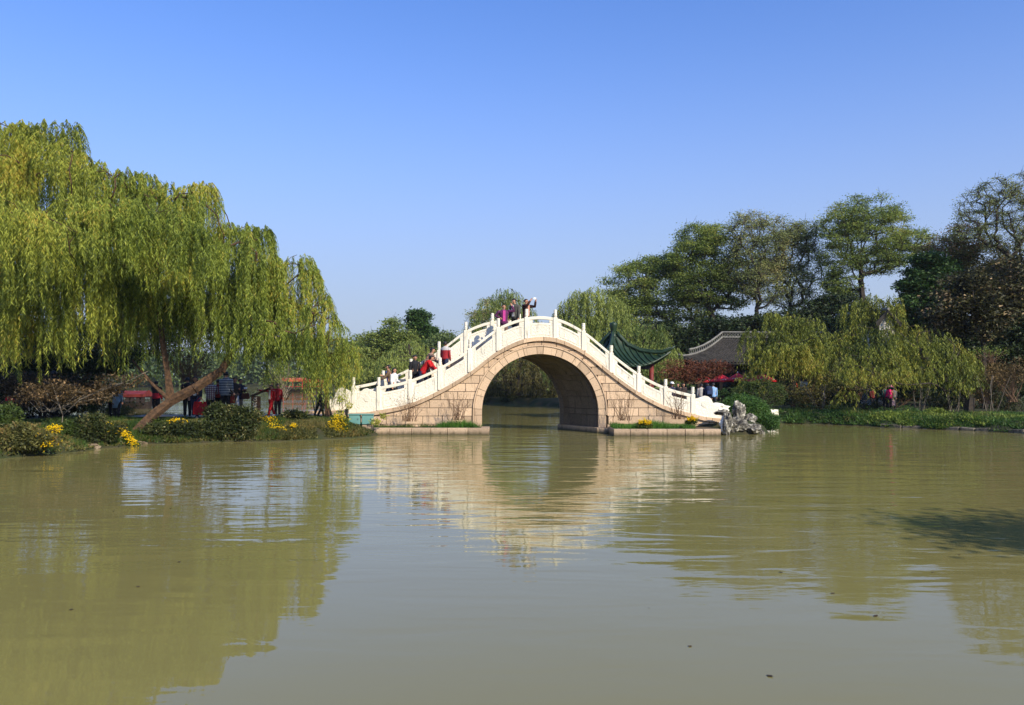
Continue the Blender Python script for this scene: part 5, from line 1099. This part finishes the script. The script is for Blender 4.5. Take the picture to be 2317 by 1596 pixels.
a_ = P(1745, 950, 39.9); mb = MB(); mb.box((a_.x-.35, 40.1, .1), (1.0, .8, 1.1)); tag(mb.build('stone_block', M['marble'], None, bevel=.02), 'pale stone pier block under the white bench end', 'stone block')
# umbrellas
um_proto = None
for i, (x, yp, w_, Y, lb) in enumerate(((1669, 844, 54, 50, 'middle red umbrella with white print before the dark hall'), (1724, 845.5, 64, 49, 'right-hand red umbrella with white print behind willow strands'), (1632, 846.5, 56, 51, 'left red umbrella partly behind the rust-red shrub'), (1590, 848, 56, 52, 'leftmost red umbrella almost hidden by the rust-red shrub'))):
    p_ = P(x, yp, Y)
    if um_proto is None:
        root = empty('umbrella', (p_.x, Y, .5)); r_ = w_/2*Y/FPX; top = p_.z-.5; V = [(0, 0, top)]; Fc = []
        zb_ = top-.42
        for k_ in range(8): t_ = 2*math.pi*k_/8+.2; V.append((r_*.5*math.cos(t_), r_*.5*math.sin(t_), top-.19)); 
        for k_ in range(8): t_ = 2*math.pi*k_/8+.2; V.append((r_*math.cos(t_), r_*math.sin(t_), zb_))
        for k_ in range(8): V.append((V[9+k_][0]*.995, V[9+k_][1]*.995, zb_-.07))
        for k_ in range(8): q = (k_+1) % 8; Fc += [(0, 1+k_, 1+q), (1+k_, 9+k_, 9+q, 1+q), (9+k_, 17+k_, 17+q, 9+q)]
        mb = MB(); mb.add(V, Fc); mb.build('canopy', M['redcloth'], root)
        mb = MB(); mb.tube([(0, 0, 0), (0, 0, top)], .025, 8); mb.build('pole', M['darkwood'], root)
        mb = MB(); mb.lathe([(.28, 0), (.28, .08), (.05, .12)], (0, 0, 0), 12); mb.build('base', M['black'], root); mb = MB(); mb.lathe([(.03, 0), (.04, .04), (.01, .09)], (0, 0, top), 8); mb.build('finial', M['white'], root)
        for t_ in (-math.pi*.30, -math.pi*.66):
            c_ = Vector((r_*.80*math.cos(t_), r_*.80*math.sin(t_), top-.335)); tx = Vector((-math.sin(t_), math.cos(t_), 0)); mb = MB()
            for q in (-.13, -.045, .045, .12): mb.box(c_+tx*q+Vector((0, 0, .0)), (.055, .05, .035), rz=t_+math.pi/2)
            mb.build('printed_mark', M['white'], root)
        um_proto = root; utop = top; tag(root, lb, 'umbrella', 'red umbrellas in front of the hall')
        for k_ in range(8): mb = MB(); mb.tube([(0, 0, top-.03), V[9+k_]], .012, 4); mb.build('rib', M['darkwood'], root)
    else:
        r2 = um_proto.copy(); col.objects.link(r2); r2.location = (p_.x, Y, p_.z-utop); r2['label'] = lb; r2.rotation_euler.z = .3*i; r2.scale = (w_/54, w_/54, 1)
        for ch in list(um_proto.children): c_ = ch.copy(); col.objects.link(c_); c_.parent = r2
# ---------------------------------------------------------------- people
PM = {}
def pm(c, rough=.8):
    k_ = ('p', c, rough)
    if k_ not in PM: PM[k_] = mat('cloth_%d' % len(PM), c, tuple(x*.72 for x in c), rough, 9, .25, 30)
    return PM[k_]
def pattern(name, kind, c1, c2, sc=1.0):
    if name in PM: return PM[name]
    m, t, b = newmat(name); b.inputs['Roughness'].default_value = .85; PM[name] = m
    tc = t.nodes.new('ShaderNodeTexCoord'); sx = t.nodes.new('ShaderNodeSeparateXYZ'); t.links.new(tc.outputs['Object'], sx.inputs[0])
    def band(axis, freq, duty):
        a = t.nodes.new('ShaderNodeMath'); a.operation = 'MULTIPLY'; a.inputs[1].default_value = freq; t.links.new(sx.outputs[axis], a.inputs[0])
        f = t.nodes.new('ShaderNodeMath'); f.operation = 'FRACT'; t.links.new(a.outputs[0], f.inputs[0])
        g = t.nodes.new('ShaderNodeMath'); g.operation = 'LESS_THAN'; g.inputs[1].default_value = duty; t.links.new(f.outputs[0], g.inputs[0]); return g.outputs[0]
    mx = t.nodes.new('ShaderNodeMix'); mx.data_type = 'RGBA'; mx.inputs['A'].default_value = (*c1, 1); mx.inputs['B'].default_value = (*c2, 1)
    if kind == 'stripe': t.links.new(band('Z', 15*sc, .4), mx.inputs['Factor'])
    elif kind == 'plaid':
        a = t.nodes.new('ShaderNodeMath'); a.operation = 'MAXIMUM'; t.links.new(band('Z', 13*sc, .35), a.inputs[0]); t.links.new(band('X', 13*sc, .35), a.inputs[1]); t.links.new(a.outputs[0], mx.inputs['Factor'])
    elif kind == 'split':
        g = t.nodes.new('ShaderNodeMath'); g.operation = 'GREATER_THAN'; g.inputs[1].default_value = sc; t.links.new(sx.outputs['Z'], g.inputs[0]); t.links.new(g.outputs[0], mx.inputs['Factor'])
    t.links.new(mx.outputs['Result'], b.inputs['Base Color']); return m
SKIN = mat('skin', (.52, .27, .17), (.46, .23, .14), .6, 6); HAIR = mat('black_hair', (.012, .010, .010), (.022, .018, .016), .5, 20)
ARM = {'down': ((.14, .02, -1), (.02, -.22, -1)), 'phone': ((.10, -.25, -1), (-.45, -.85, .35)), 'camera': ((.25, -.85, -.05), (-.35, -.45, .85)), 'out': ((.95, -.35, .05), (1, -.25, .12)),
       'ear': ((.80, -.35, .05), (-.45, -.05, 1)), 'hip': ((.72, .22, -.7), (-.72, -.35, -.35)), 'fwd': ((.12, -.55, -.8), (-.05, -.85, -.5)), 'back': ((.12, .35, -.9), (-.3, .2, -.9)), 'carry': ((.18, 0, -1), (.05, -.35, -.9)),
       'reach': ((.1, -.9, -.3), (0, -.95, -.25)), 'bent': ((.15, 0, -1), (-.25, -.8, -.2))}
def person(x, y, z, h, face, label, top, bottom, lean=0, arms=('down', 'down'), legs='stand', hem=.50, longhair=False, hair=HAIR, group=None, head=0, inner=None, shoes=None, width=1.0, hood=False):
    root = tag(empty('person', (x, y, z), R(face)), label, 'person', group)
    ca, sa = math.cos(R(lean)), math.sin(R(lean))
    def J(a, b_, c):   # unit joint, torso pitched forward about the hips
        if c > .53: dz = c-.52; return Vector((a, b_*ca-dz*sa, .52+dz*ca+b_*sa))*h
        return Vector((a, b_, c))*h
    jt = {'pelvis': J(0, 0, .53), 'waist': J(0, 0, .62), 'chest': J(0, .0, .74), 'neck': J(0, .005, .84), 'nape': J(0, 0, .87)}
    hd = R(head+lean*.5); nk = jt['nape']
    def HD(a, b_, c): v = Vector((a, b_, c)); return nk+Vector((v.x, v.y*math.cos(hd)-v.z*math.sin(hd), v.z*math.cos(hd)+v.y*math.sin(hd)))*h
    jt['chin'] = HD(0, -.010, .02); jt['head'] = HD(0, -.008, .06); jt['crown'] = HD(0, .0, .105)
    V = [jt[k_] for k_ in ('pelvis', 'waist', 'chest', 'neck', 'nape', 'chin', 'head', 'crown')]; rad = [.085, .075, .085, .034, .030, .036, .048, .034]; E = [(i, i+1) for i in range(7)]
    jk = {}
    for sgn, pose in ((-1, arms[0]), (1, arms[1])):
        S = J(sgn*.098*width, 0, .805); u, f = ARM[pose]; u = Vector((u[0]*sgn, u[1], u[2])).normalized(); f = Vector((f[0]*sgn, f[1], f[2])).normalized()
        el = S+u*.165*h; wr = el+f*.145*h; hn = wr+f*.045*h
        i0 = len(V); V += [S, el, wr, hn]; rad += [.034, .026, .018, .020]; E += [(2, i0), (i0, i0+1), (i0+1, i0+2), (i0+2, i0+3)]
        side = f.cross(Vector((0, 1, .3))).normalized(); nrm = f.cross(side)
        for q, (o, L_) in enumerate(((-.55, .032), (-.18, .040), (.18, .038), (.5, .030))):
            k0 = len(V); V += [hn+side*o*.030*h+f*.014*h, hn+side*o*.034*h+(f*L_+nrm*.012)*h]; rad += [.0055, .0045]; E += [(i0+3, k0), (k0, k0+1)]
        k0 = len(V); V += [wr+f*.022*h-side*.022*h, wr+f*.045*h-side*.034*h]; rad += [.006, .005]; E += [(i0+2, k0), (k0, k0+1)]
        jk[sgn] = (S, el, wr)
    lg = {}
    for sgn in (-1, 1):
        st_ = {'stand': 0, 'walk': .13, 'stride': .20}[legs]*(-sgn)
        hp_ = Vector((sgn*.052, 0, .50))*h; kn = Vector((sgn*.055, st_*.45-(.03 if st_ < 0 else 0), .285))*h; an = Vector((sgn*.058, st_, .045+(.035 if st_ > 0 else 0)))*h; to = an+Vector((sgn*.01, -.075, -.025))*h
        i0 = len(V); V += [hp_, kn, an, to]; rad += [.055, .036, .024, .018]; E += [(0, i0), (i0, i0+1), (i0+1, i0+2), (i0+2, i0+3)]; lg[sgn] = (hp_, kn, an, to)
    me = bpy.data.meshes.new('body'); me.from_pydata([tuple(v) for v in V], E, []); me.materials.append(SKIN); o = link('body', me, root)
    md = o.modifiers.new('Skin', 'SKIN'); sk_ = me.skin_vertices[0].data
    for i, r in enumerate(rad): sk_[i].radius = (r*h, r*h)
    sk_[0].use_root = True; ss = o.modifiers.new('Subsurf', 'SUBSURF'); ss.levels = 1; ss.render_levels = 1
    # face: eyes, nose, ears
    mb = MB()
    for sgn in (-1, 1): mb.lathe([(.003, -.004), (.006, 0), (.003, .004)], (0, 0, 0), 6) if False else mb.box(HD(sgn*.019, -.053, .062), (.014*h, .008*h, .006*h))
    mb.build('eyes', HAIR, root)
    mb = MB(); mb.box(HD(0, -.060, .048), (.012*h, .018*h, .024*h)); 
    for sgn in (-1, 1): mb.box(HD(sgn*.049, 0, .052), (.010*h, .016*h, .026*h))
    mb.build('nose_and_ears', SKIN, root)
    # hair
    mb = MB(); n = 12; rs = []
    bot = -.10 if longhair else .035
    zs = [bot, .02, .05, .075, .095, .11, .118] if longhair else [.035, .05, .075, .095, .110, .120]
    for z_ in zs:
        ring = []; k_ = max(0, 1-((z_-.055)/.066)**2)**.5 if z_ > .055 else 1
        for i in range(n):
            t_ = 2*math.pi*i/n; cx_, cy_ = math.cos(t_), math.sin(t_); rx_, ry_ = .057*k_+.004, .062*k_+.004
            yy = cy_*ry_+.012
            if yy < 0 and z_ < .082: yy = max(yy, -.004 if abs(cx_) > .6 else .004)
            if yy < -.055: yy = -.055
            ring.append(HD(cx_*rx_*(1.05 if z_ < 0 else 1), yy+(.012 if z_ < 0 else 0), z_))
        rs.append(ring)
    mb.rings(rs); mb.build('hair', hair, root, smooth=True)
    # jacket: torso loft and sleeves
    def ell(cn, rx_, ry_, n=14): return [cn+Vector((math.cos(t_)*rx_*h, math.sin(t_)*ry_*ca*h, math.sin(t_)*ry_*sa*h)) for t_ in [2*math.pi*i/n for i in range(n)]]
    mb = MB(); prof = [(hem, .100, .075), (max(hem+.02, .54), .098, .076), (.60, .090, .070), (.68, .098, .074), (.76, .108*width, .076), (.805, .112*width, .066), (.832, .075, .050), (.855, .042, .040)]
    mb.rings([ell(J(0, 0, a) if a > .53 else Vector((0, 0, a))*h, b_*width, c*width) for a, b_, c in prof])
    for sgn in (-1, 1):
        S, el, wr = jk[sgn]; m1 = S.lerp(el, .5)
        mb.tube([S+(S-el).normalized()*.01*h, S.lerp(el, .25), m1, el, el.lerp(wr, .5), wr], [r*h for r in (.042, .043, .038, .034, .031, .027)], 9)
    mb.build('jacket', top, root, smooth=True)
    if inner is not None:
        mb = MB(); pts = [J(0, -.079*width, a) for a in (max(hem+.03, .55), .62, .70, .78, .83)]
        mb.rings([[p_+Vector((-.034, 0, 0))*h, p_+Vector((.034, 0, 0))*h, p_+Vector((.030, .02, 0))*h, p_+Vector((-.030, .02, 0))*h] for p_ in pts]); mb.build('shirt', inner, root)
    mb = MB(); mb.rings([ell(Vector((0, 0, a))*h, b_, c) for a, b_, c in ((.47, .092, .066), (.52, .096, .070), (.575, .086, .066))])
    for sgn in (-1, 1):
        a, b_, c, d_ = lg[sgn]; mb.tube([a+Vector((0, 0, .02*h)), a.lerp(b_, .5), b_, b_.lerp(c, .5), c+Vector((0, 0, .004*h))], [r*h for r in (.062, .054, .044, .039, .036)], 10)
    mb.build('trousers', bottom, root, smooth=True)
    sh = shoes or M['black']
    for sgn in (-1, 1):
        c, d_ = lg[sgn][2], lg[sgn][3]; q = c.z-.045*h; mb = MB()
        mb.rings([[Vector((c.x+sx_*w_*h, c.y+yy*h, q+zz*h)) for sx_, zz in ((-1, 0), (1, 0), (.8, t_), (-.8, t_))] for yy, w_, t_ in ((.035, .022, .05), (.0, .026, .055), (-.05, .028, .035), (-.09, .020, .018))]); mb.build('shoe', sh, root)
    root['jk'] = 0; del root['jk']
    root_hands = {sg: root.matrix_basis @ (jk[sg][2]+(jk[sg][2]-jk[sg][1]).normalized()*.05*h) for sg in (-1, 1)}
    return root, root_hands, J
def thing_mesh(name, mb, m_, label, cat_, loc, rz=0, **k):
    o = mb.build(name, m_, None, **k); o.location = loc; o.rotation_euler = (0, 0, rz); return tag(o, label, cat_)
def bag(loc, label, m_, w_=.30, hh=.34, d_=.10, strap=.25, name='bag', rz=0):
    root = tag(empty(name, loc, rz), label, 'bag'); mb = MB()
    mb.rings([[Vector((sx_*w_/2*s_, sy_*d_/2*s_, z_)) for sx_, sy_ in ((-1, -1), (1, -1), (1, 1), (-1, 1))] for s_, z_ in ((.8, -strap-hh), (1.02, -strap-hh*.9), (1, -strap-hh*.4), (.85, -strap))]); mb.build('pouch', m_, root, smooth=False, bevel=.008)
    mb = MB(); mb.tube([(-w_*.3, 0, -strap-.02), (-w_*.1, 0, -.02), (w_*.1, 0, -.02), (w_*.3, 0, -strap-.02)], .010, 5); mb.build('strap', m_, root)
    return root
def phone(loc, label, rz=0, m_=None):
    mb = MB(); mb.box((0, 0, 0), (.15, .012, .08)); root = tag(empty('phone', loc, rz), label, 'phone'); mb.build('case', m_ or M['white'], root, bevel=.004); mb = MB(); mb.box((0, .008, 0), (.13, .003, .065)); mb.build('screen', M['glass'], root)
def on_deck(xD, t_):
    """stand on the bridge at picture x and fraction t across its width"""
    Y = YB+WB*t_; X = (xD-CX)*Y/FPX; s_ = X-SK*t_; return X, Y, cz(s_)+.02
BLK = pm((.014, .014, .018)); NAVY = pm((.018, .025, .06)); JEAN = pm((.03, .045, .09)); WHT = pm((.74, .73, .70)); RED = pm((.55, .012, .015)); GRY = pm((.09, .08, .07)); KHK = pm((.30, .23, .15))
pg = 'visitors crossing the bridge'
def ph(head_y, X, Y, z): return None
x, y, z = on_deck(883, .70); person(x, y, z, 1.62, -75, 'man in a brown shirt and blue vest low on the left steps', pm((.16, .10, .055)), NAVY, 8, ('phone', 'fwd'), 'walk', group=pg, inner=pm((.03, .08, .45)))
x, y, z = on_deck(890, .30); person(x, y, z, 1.56, 60, 'long-haired woman in a loose white shirt on the lower left steps', WHT, BLK, 6, ('down', 'bent'), 'walk', longhair=True, group=pg, hem=.46)
x, y, z = on_deck(938, .55); person(x, y, z, 1.66, 25, 'teenager in black halfway down the left steps', BLK, BLK, 4, ('down', 'down'), 'walk', group=pg, head=14)
x, y, z = on_deck(956, .35); r_, hh_, _ = person(x, y, z, 1.72, 82, 'youth in a red tracksuit jacket with white sleeve stripes stooping on the left steps', RED, NAVY, 38, ('fwd', 'fwd'), 'walk', group=pg, hem=.47, width=1.12)
mb = MB(); 
x, y, z = on_deck(963, .75); person(x, y, z, 1.70, 82, 'person in a brown striped top bending behind the red tracksuit', pattern('brown_stripes', 'stripe', (.05, .02, .015), (.45, .30, .22)), BLK, 30, ('fwd', 'fwd'), 'walk', group=pg)
x, y, z = on_deck(1007, .45); person(x, y, z, 1.60, 150, 'man in a grey and dark red sweater climbing the left steps', pattern('grey_red_sweater', 'split', (.30, .012, .018), (.50, .47, .45), 1.20), NAVY, 4, ('down', 'down'), 'walk', group=pg, width=1.08, head=-4)
x, y, z = on_deck(1140, .35); person(x, y, z, 1.60, 6, 'woman in a purple jacket and pink scarf touching her ear', pm((.115, .022, .085)), pm((.22, .13, .09)), 4, ('hip', 'ear'), 'stand', group=pg, inner=pm((.62, .06, .30)), hem=.46, width=1.12, hair=pm((.02, .012, .012)))
x, y, z = on_deck(1166, .42); person(x, y, z, 1.70, -38, 'man in an open grey jacket over a white shirt on the bridge crown', pm((.085, .078, .066)), BLK, 6, ('down', 'down'), 'stand', group=pg, inner=WHT, hem=.47, width=1.15, head=16)
x, y, z = on_deck(1190, .5); r_, hh_, _ = person(x, y, z, 1.66, 48, 'person in dark brown lifting a phone to take a picture on the bridge crown', pm((.05, .018, .014)), BLK, 2, ('camera', 'camera'), 'stand', group=pg, inner=pm((.62, .30, .22)), hem=.46, width=1.1)
c_ = (hh_[-1]+hh_[1])/2; phone(c_+Vector((.05, -.05, .04)), 'white phone held up by the person on the bridge crown', R(40))
# right end of the bridge
def on_land(xD, Y, head_y, hgt): p_ = P(xD, head_y, Y); return p_.x, Y, max(float(gz(p_.x, Y)), p_.z-hgt)
def sz(head_y, Y, x): p_ = P(x, head_y, Y); g_ = float(gz(p_.x, Y)); return p_.x, Y, g_, p_.z-g_
for x_, Y, hy, face, lb, tp, bt, kw in (
    (1587, 40.6, 869, 170, 'person in a pale grey shirt at the left of the backpackers', pm((.50, .47, .42)), BLK, {}),
    (1601, 40.0, 867, 175, 'person in navy carrying a big dark backpack beyond the bridge', NAVY, JEAN, dict(width=1.1)),
    (1614, 40.8, 873, 185, 'person in a light blue shirt right of the backpack', pm((.25, .42, .68)), BLK, {}),
    (1520, 43.5, 872, 20, 'person in a white cap behind the lowest railing bays', NAVY, BLK, {}),
    (1534, 43.8, 877, -20, 'first of two dark-clad people behind the lowest railing bays', BLK, BLK, {}),
    (1546, 44.0, 877, 15, 'second of two dark-clad people, nearer the last right post', pm((.03, .02, .02)), BLK, {}),
    (1470, 44.5, 868, 30, 'person glimpsed through a right railing slit', pm((.06, .03, .03)), BLK, {})):
    X_, Y_, z_, h_ = sz(hy, Y, x_); person(X_, Y_, z_, min(max(h_, 1.45), 1.78), face, lb, tp, bt, 3, ('down', 'down'), 'walk', **kw)
    if x_ == 1601:
        root = tag(empty('backpack', (X_+.02, Y_-.22, z_+h_*.60), R(-5)), 'big dark blue backpack on the back of the person beyond the bridge', 'backpack')
        mb = MB(); mb.rings([[Vector((a*w_, b_*d_, q)) for a, b_ in ((-1, 1), (1, 1), (1, -.3), (.7, -1), (-.7, -1), (-1, -.3))] for q, w_, d_ in ((-.02, .13, .08), (.05, .17, .13), (.25, .17, .13), (.38, .15, .11), (.44, .08, .06))]); mb.build('sack', NAVY, root, smooth=True)
        mb = MB(); mb.box((0, -.13, .12), (.22, .06, .18)); mb.build('pocket', pm((.03, .05, .12)), root, bevel=.02)
    if x_ == 1520:
        mb = MB(); mb.lathe([(.10, -.02), (.10, .02), (.08, .07), (.02, .09)], (0, 0, 0), 12); mb.box((0, -.12, -.01), (.14, .10, .02)); thing_mesh('cap', mb, M['white'], 'white cap on the head of the person behind the lowest bays', 'cap', (X_, Y_-.04, z_+min(max(h_, 1.45), 1.78)*.975), R(20))
# left bank
def lb_person(x_, Y, hy, face, lb, tp, bt, lean=2, arms=('down', 'down'), legs='stand', hmax=1.82, **kw):
    p_ = P(x_, hy, Y); g_ = max(LZ+.05, float(gz(p_.x, Y))); h_ = min(p_.z-g_, hmax); return person(p_.x, Y, g_+max(0, p_.z-g_-h_), h_, face, lb, tp, bt, lean, arms, legs, **kw), h_
(rt_, hd_, _), h_ = lb_person(614, 33.6, 871, -25, 'boy in a red tracksuit and white shirt pointing left on the bank', RED, RED, 0, ('out', 'down'), 'stride', inner=WHT, shoes=WHT, hem=.49)
lb_person(628, 34.6, 868, 20, 'person in a red jacket behind the pointing boy, hand at the brow', pm((.48, .02, .025)), pm((.05, .03, .03)), 2, ('ear', 'down'), 'stand', hem=.46)
(rt_, hd_, _), h_ = lb_person(442, 32.4, 851, 12, 'long-haired woman in a white top and dark cardigan looking back', pm((.015, .018, .035)), pm((.02, .03, .08)), 4, ('down', 'carry'), 'walk', longhair=True, inner=WHT, hem=.47, shoes=WHT)
bag(hd_[1]+Vector((.02, -.12, .06)), 'large red carrier bag hanging from the long-haired woman', pm((.50, .012, .018)), .52, .52, .14, .16)
lb_person(424, 33.6, 853, 200, 'person in a black coat left of the long-haired woman', BLK, BLK, 3, hem=.40)
lb_person(476, 33.4, 857, 190, 'person in a white and maroon plaid shirt behind the leaning trunk', pattern('maroon_plaid', 'plaid', (.62, .56, .50), (.16, .03, .03)), BLK, 10, ('fwd', 'fwd'), hem=.44, width=1.15)
lb_person(494, 33.9, 858, 185, 'person in a red jacket half hidden beside the blue stripes', pm((.32, .012, .015)), BLK, 2)
(rt_, hd_, _), h_ = lb_person(511, 33.0, 840, 172, 'tall man in a blue and white striped shirt seen from behind', pattern('blue_stripes', 'stripe', (.035, .05, .10), (.55, .58, .62)), BLK, 3, ('down', 'down'), hem=.46, width=1.14)
bag(hd_[-1]+Vector((-.02, -.05, .1)), 'red and brown shoulder bag beside the striped shirt', pm((.25, .03, .02)), .22, .28, .1, .1)
lb_person(530, 33.3, 853, 40, 'woman in a dark grey wrap right of the striped shirt', pm((.055, .045, .045)), pm((.55, .52, .50)), 6, ('fwd', 'phone'), 'walk', hem=.42, hair=pm((.03, .015, .01)))
(rt_, hd_, _), h_ = lb_person(541, 34.0, 856, 55, 'woman with a brown handbag reading her phone by the bank', pm((.02, .022, .045)), KHK, 8, ('phone', 'phone'), 'stand', hem=.46, head=12)
phone((hd_[-1]+hd_[1])/2+Vector((.04, -.06, .05)), 'small pale phone in the hands of the woman with the handbag', R(50))
bag(Vector((hd_[1].x+.02, hd_[1].y-.1, hd_[1].z-.05)), 'brown leather handbag hanging from the phone reader', pm((.11, .035, .018)), .30, .24, .12, .10)
lb_person(264, 31.8, 871, 200, 'person in a long pale denim shirt on the left bank', pm((.22, .32, .42)), BLK, 4, ('down', 'bent'), 'walk', hem=.33, width=1.15, inner=None)
lb_person(254, 32.3, 873, 190, 'person in a yellow-green vest behind the denim shirt', pattern('lime_vest', 'split', (.30, .42, .03), (.75, .50, .03), 1.12), BLK, 2)
(rt_, hd_, _), h_ = lb_person(353, 33.2, 861, 175, 'child in a black and crimson jacket by the leaning trunk', pattern('black_crimson', 'split', (.42, .01, .03), (.012, .012, .015), .98), BLK, 4, ('down', 'fwd'), 'stand', hmax=1.5, width=1.1)
(rt_, hd_, _), h_ = lb_person(44, 31.0, 842, 178, 'dark-clad person at the far left edge with a red strap', pm((.02, .016, .018)), BLK, 3)
bag(Vector((hd_[1].x-.05, hd_[1].y-.18, hd_[1].z+.12)), 'bright red bag carried at the far left edge', pm((.62, .01, .03)), .36, .22, .16, .02)
lb_person(122, 32.0, 838, 182, 'person in black seen as a dark silhouette on the left bank', pm((.006, .006, .008)), BLK, 3, width=1.2)
lb_person(96, 32.8, 846, 170, 'shorter dark figure left of the black silhouette', pm((.012, .012, .016)), BLK, 3)
lb_person(735, 33.6, 872, 95, 'striding person in black with a white top behind the willow curtain', WHT, BLK, 6, ('fwd', 'down'), 'stride', hem=.52)
lb_person(722, 34.0, 876, 85, 'person in dark clothes half hidden by the willow curtain', BLK, BLK, 4, ('down', 'down'), 'walk')
# right bank
X_, Y_, z_, h_ = sz(873, 43.4, 2013); r_, hd_, _ = person(X_, Y_, z_, min(h_, 1.7), 185, 'visitor in a bright pink jacket on the right bank', pm((.75, .015, .16)), BLK, 3, ('down', 'carry'), 'stand', hem=.46)
bag(hd_[-1]+Vector((0, -.05, .06)), 'pink and white carrier bag held by the visitor in pink', pm((.75, .45, .45)), .26, .34, .10, .10)
mb = MB(); mb.lathe([(.20, -.03), (.12, .0), (.11, .06), (.05, .10)], (0, 0, 0), 12); thing_mesh('sun_hat', mb, pm((.72, .25, .30)), 'pale pink sun hat on the visitor in pink', 'hat', (X_, Y_-.02, z_+min(h_, 1.7)*.965))
for x_, Y, hy, lb, tp in ((2022, 44.2, 876, 'grey-clad visitor right behind the one in pink', pm((.12, .12, .12))), (2003, 44.6, 874, 'visitor in dark teal left behind the one in pink', pm((.02, .08, .08))), (1975, 45.0, 878, 'visitor in dark red under the tallest willow', pm((.16, .012, .015))), (1845, 47.5, 877, 'visitor in white behind the rust-coloured boulder', WHT), (1862, 47.0, 882, 'visitor in pale grey right of the rust-coloured boulder', pm((.45, .45, .46)))):
    X_, Y_, z_, h_ = sz(hy, Y, x_); person(X_, Y_, z_, min(h_, 1.7), 170, lb, tp, BLK, 3)
# ---------------------------------------------------------------- leaves and twigs drifting on the water
rgf = np.random.default_rng(77); n = 34
Yf = rgf.uniform(6.2, 27, n); Xf = rgf.uniform(-.58, .6, n)*Yf; p = np.stack([Xf, Yf, np.full(n, .004)], 1); p = p[gz(Xf, Yf) < -.2]
a = rgf.uniform(0, 6.3, len(p)); d = np.stack([np.cos(a), np.sin(a), np.full(len(p), .05)], 1); wv = np.stack([-np.sin(a), np.cos(a), np.zeros(len(p))], 1)
Lf = rgf.uniform(.025, .075, len(p))[:, None]; Wf = np.where(rgf.random(len(p)) < .3, .006, .022)[:, None]
V = np.stack([p, p+d*Lf*.5+wv*Wf, p+d*Lf, p+d*Lf*.5-wv*Wf], 1).reshape(-1, 3)
tag(np_mesh('floating_leaves', V, np.arange(len(V)).reshape(-1, 4), M['brownleaf']), 'small dead leaves and twigs drifting on the lake', kind='stuff')
# ---------------------------------------------------------------- thin autumn haze over the lake
mb = MB(); mb.box((0, 195, 14), (1400, 440, 34.0)); hzb = mb.build('haze', M['white'])
m = bpy.data.materials.new('haze_air'); m.use_nodes = True; m.node_tree.nodes.clear(); o_ = m.node_tree.nodes.new('ShaderNodeOutputMaterial'); v_ = m.node_tree.nodes.new('ShaderNodeVolumePrincipled')
v_.inputs['Density'].default_value = .00015; v_.inputs['Color'].default_value = (.86, .91, 1, 1)
m.node_tree.links.new(v_.outputs[0], o_.inputs['Volume']); hzb.data.materials[0] = m; tag(hzb, kind='stuff')
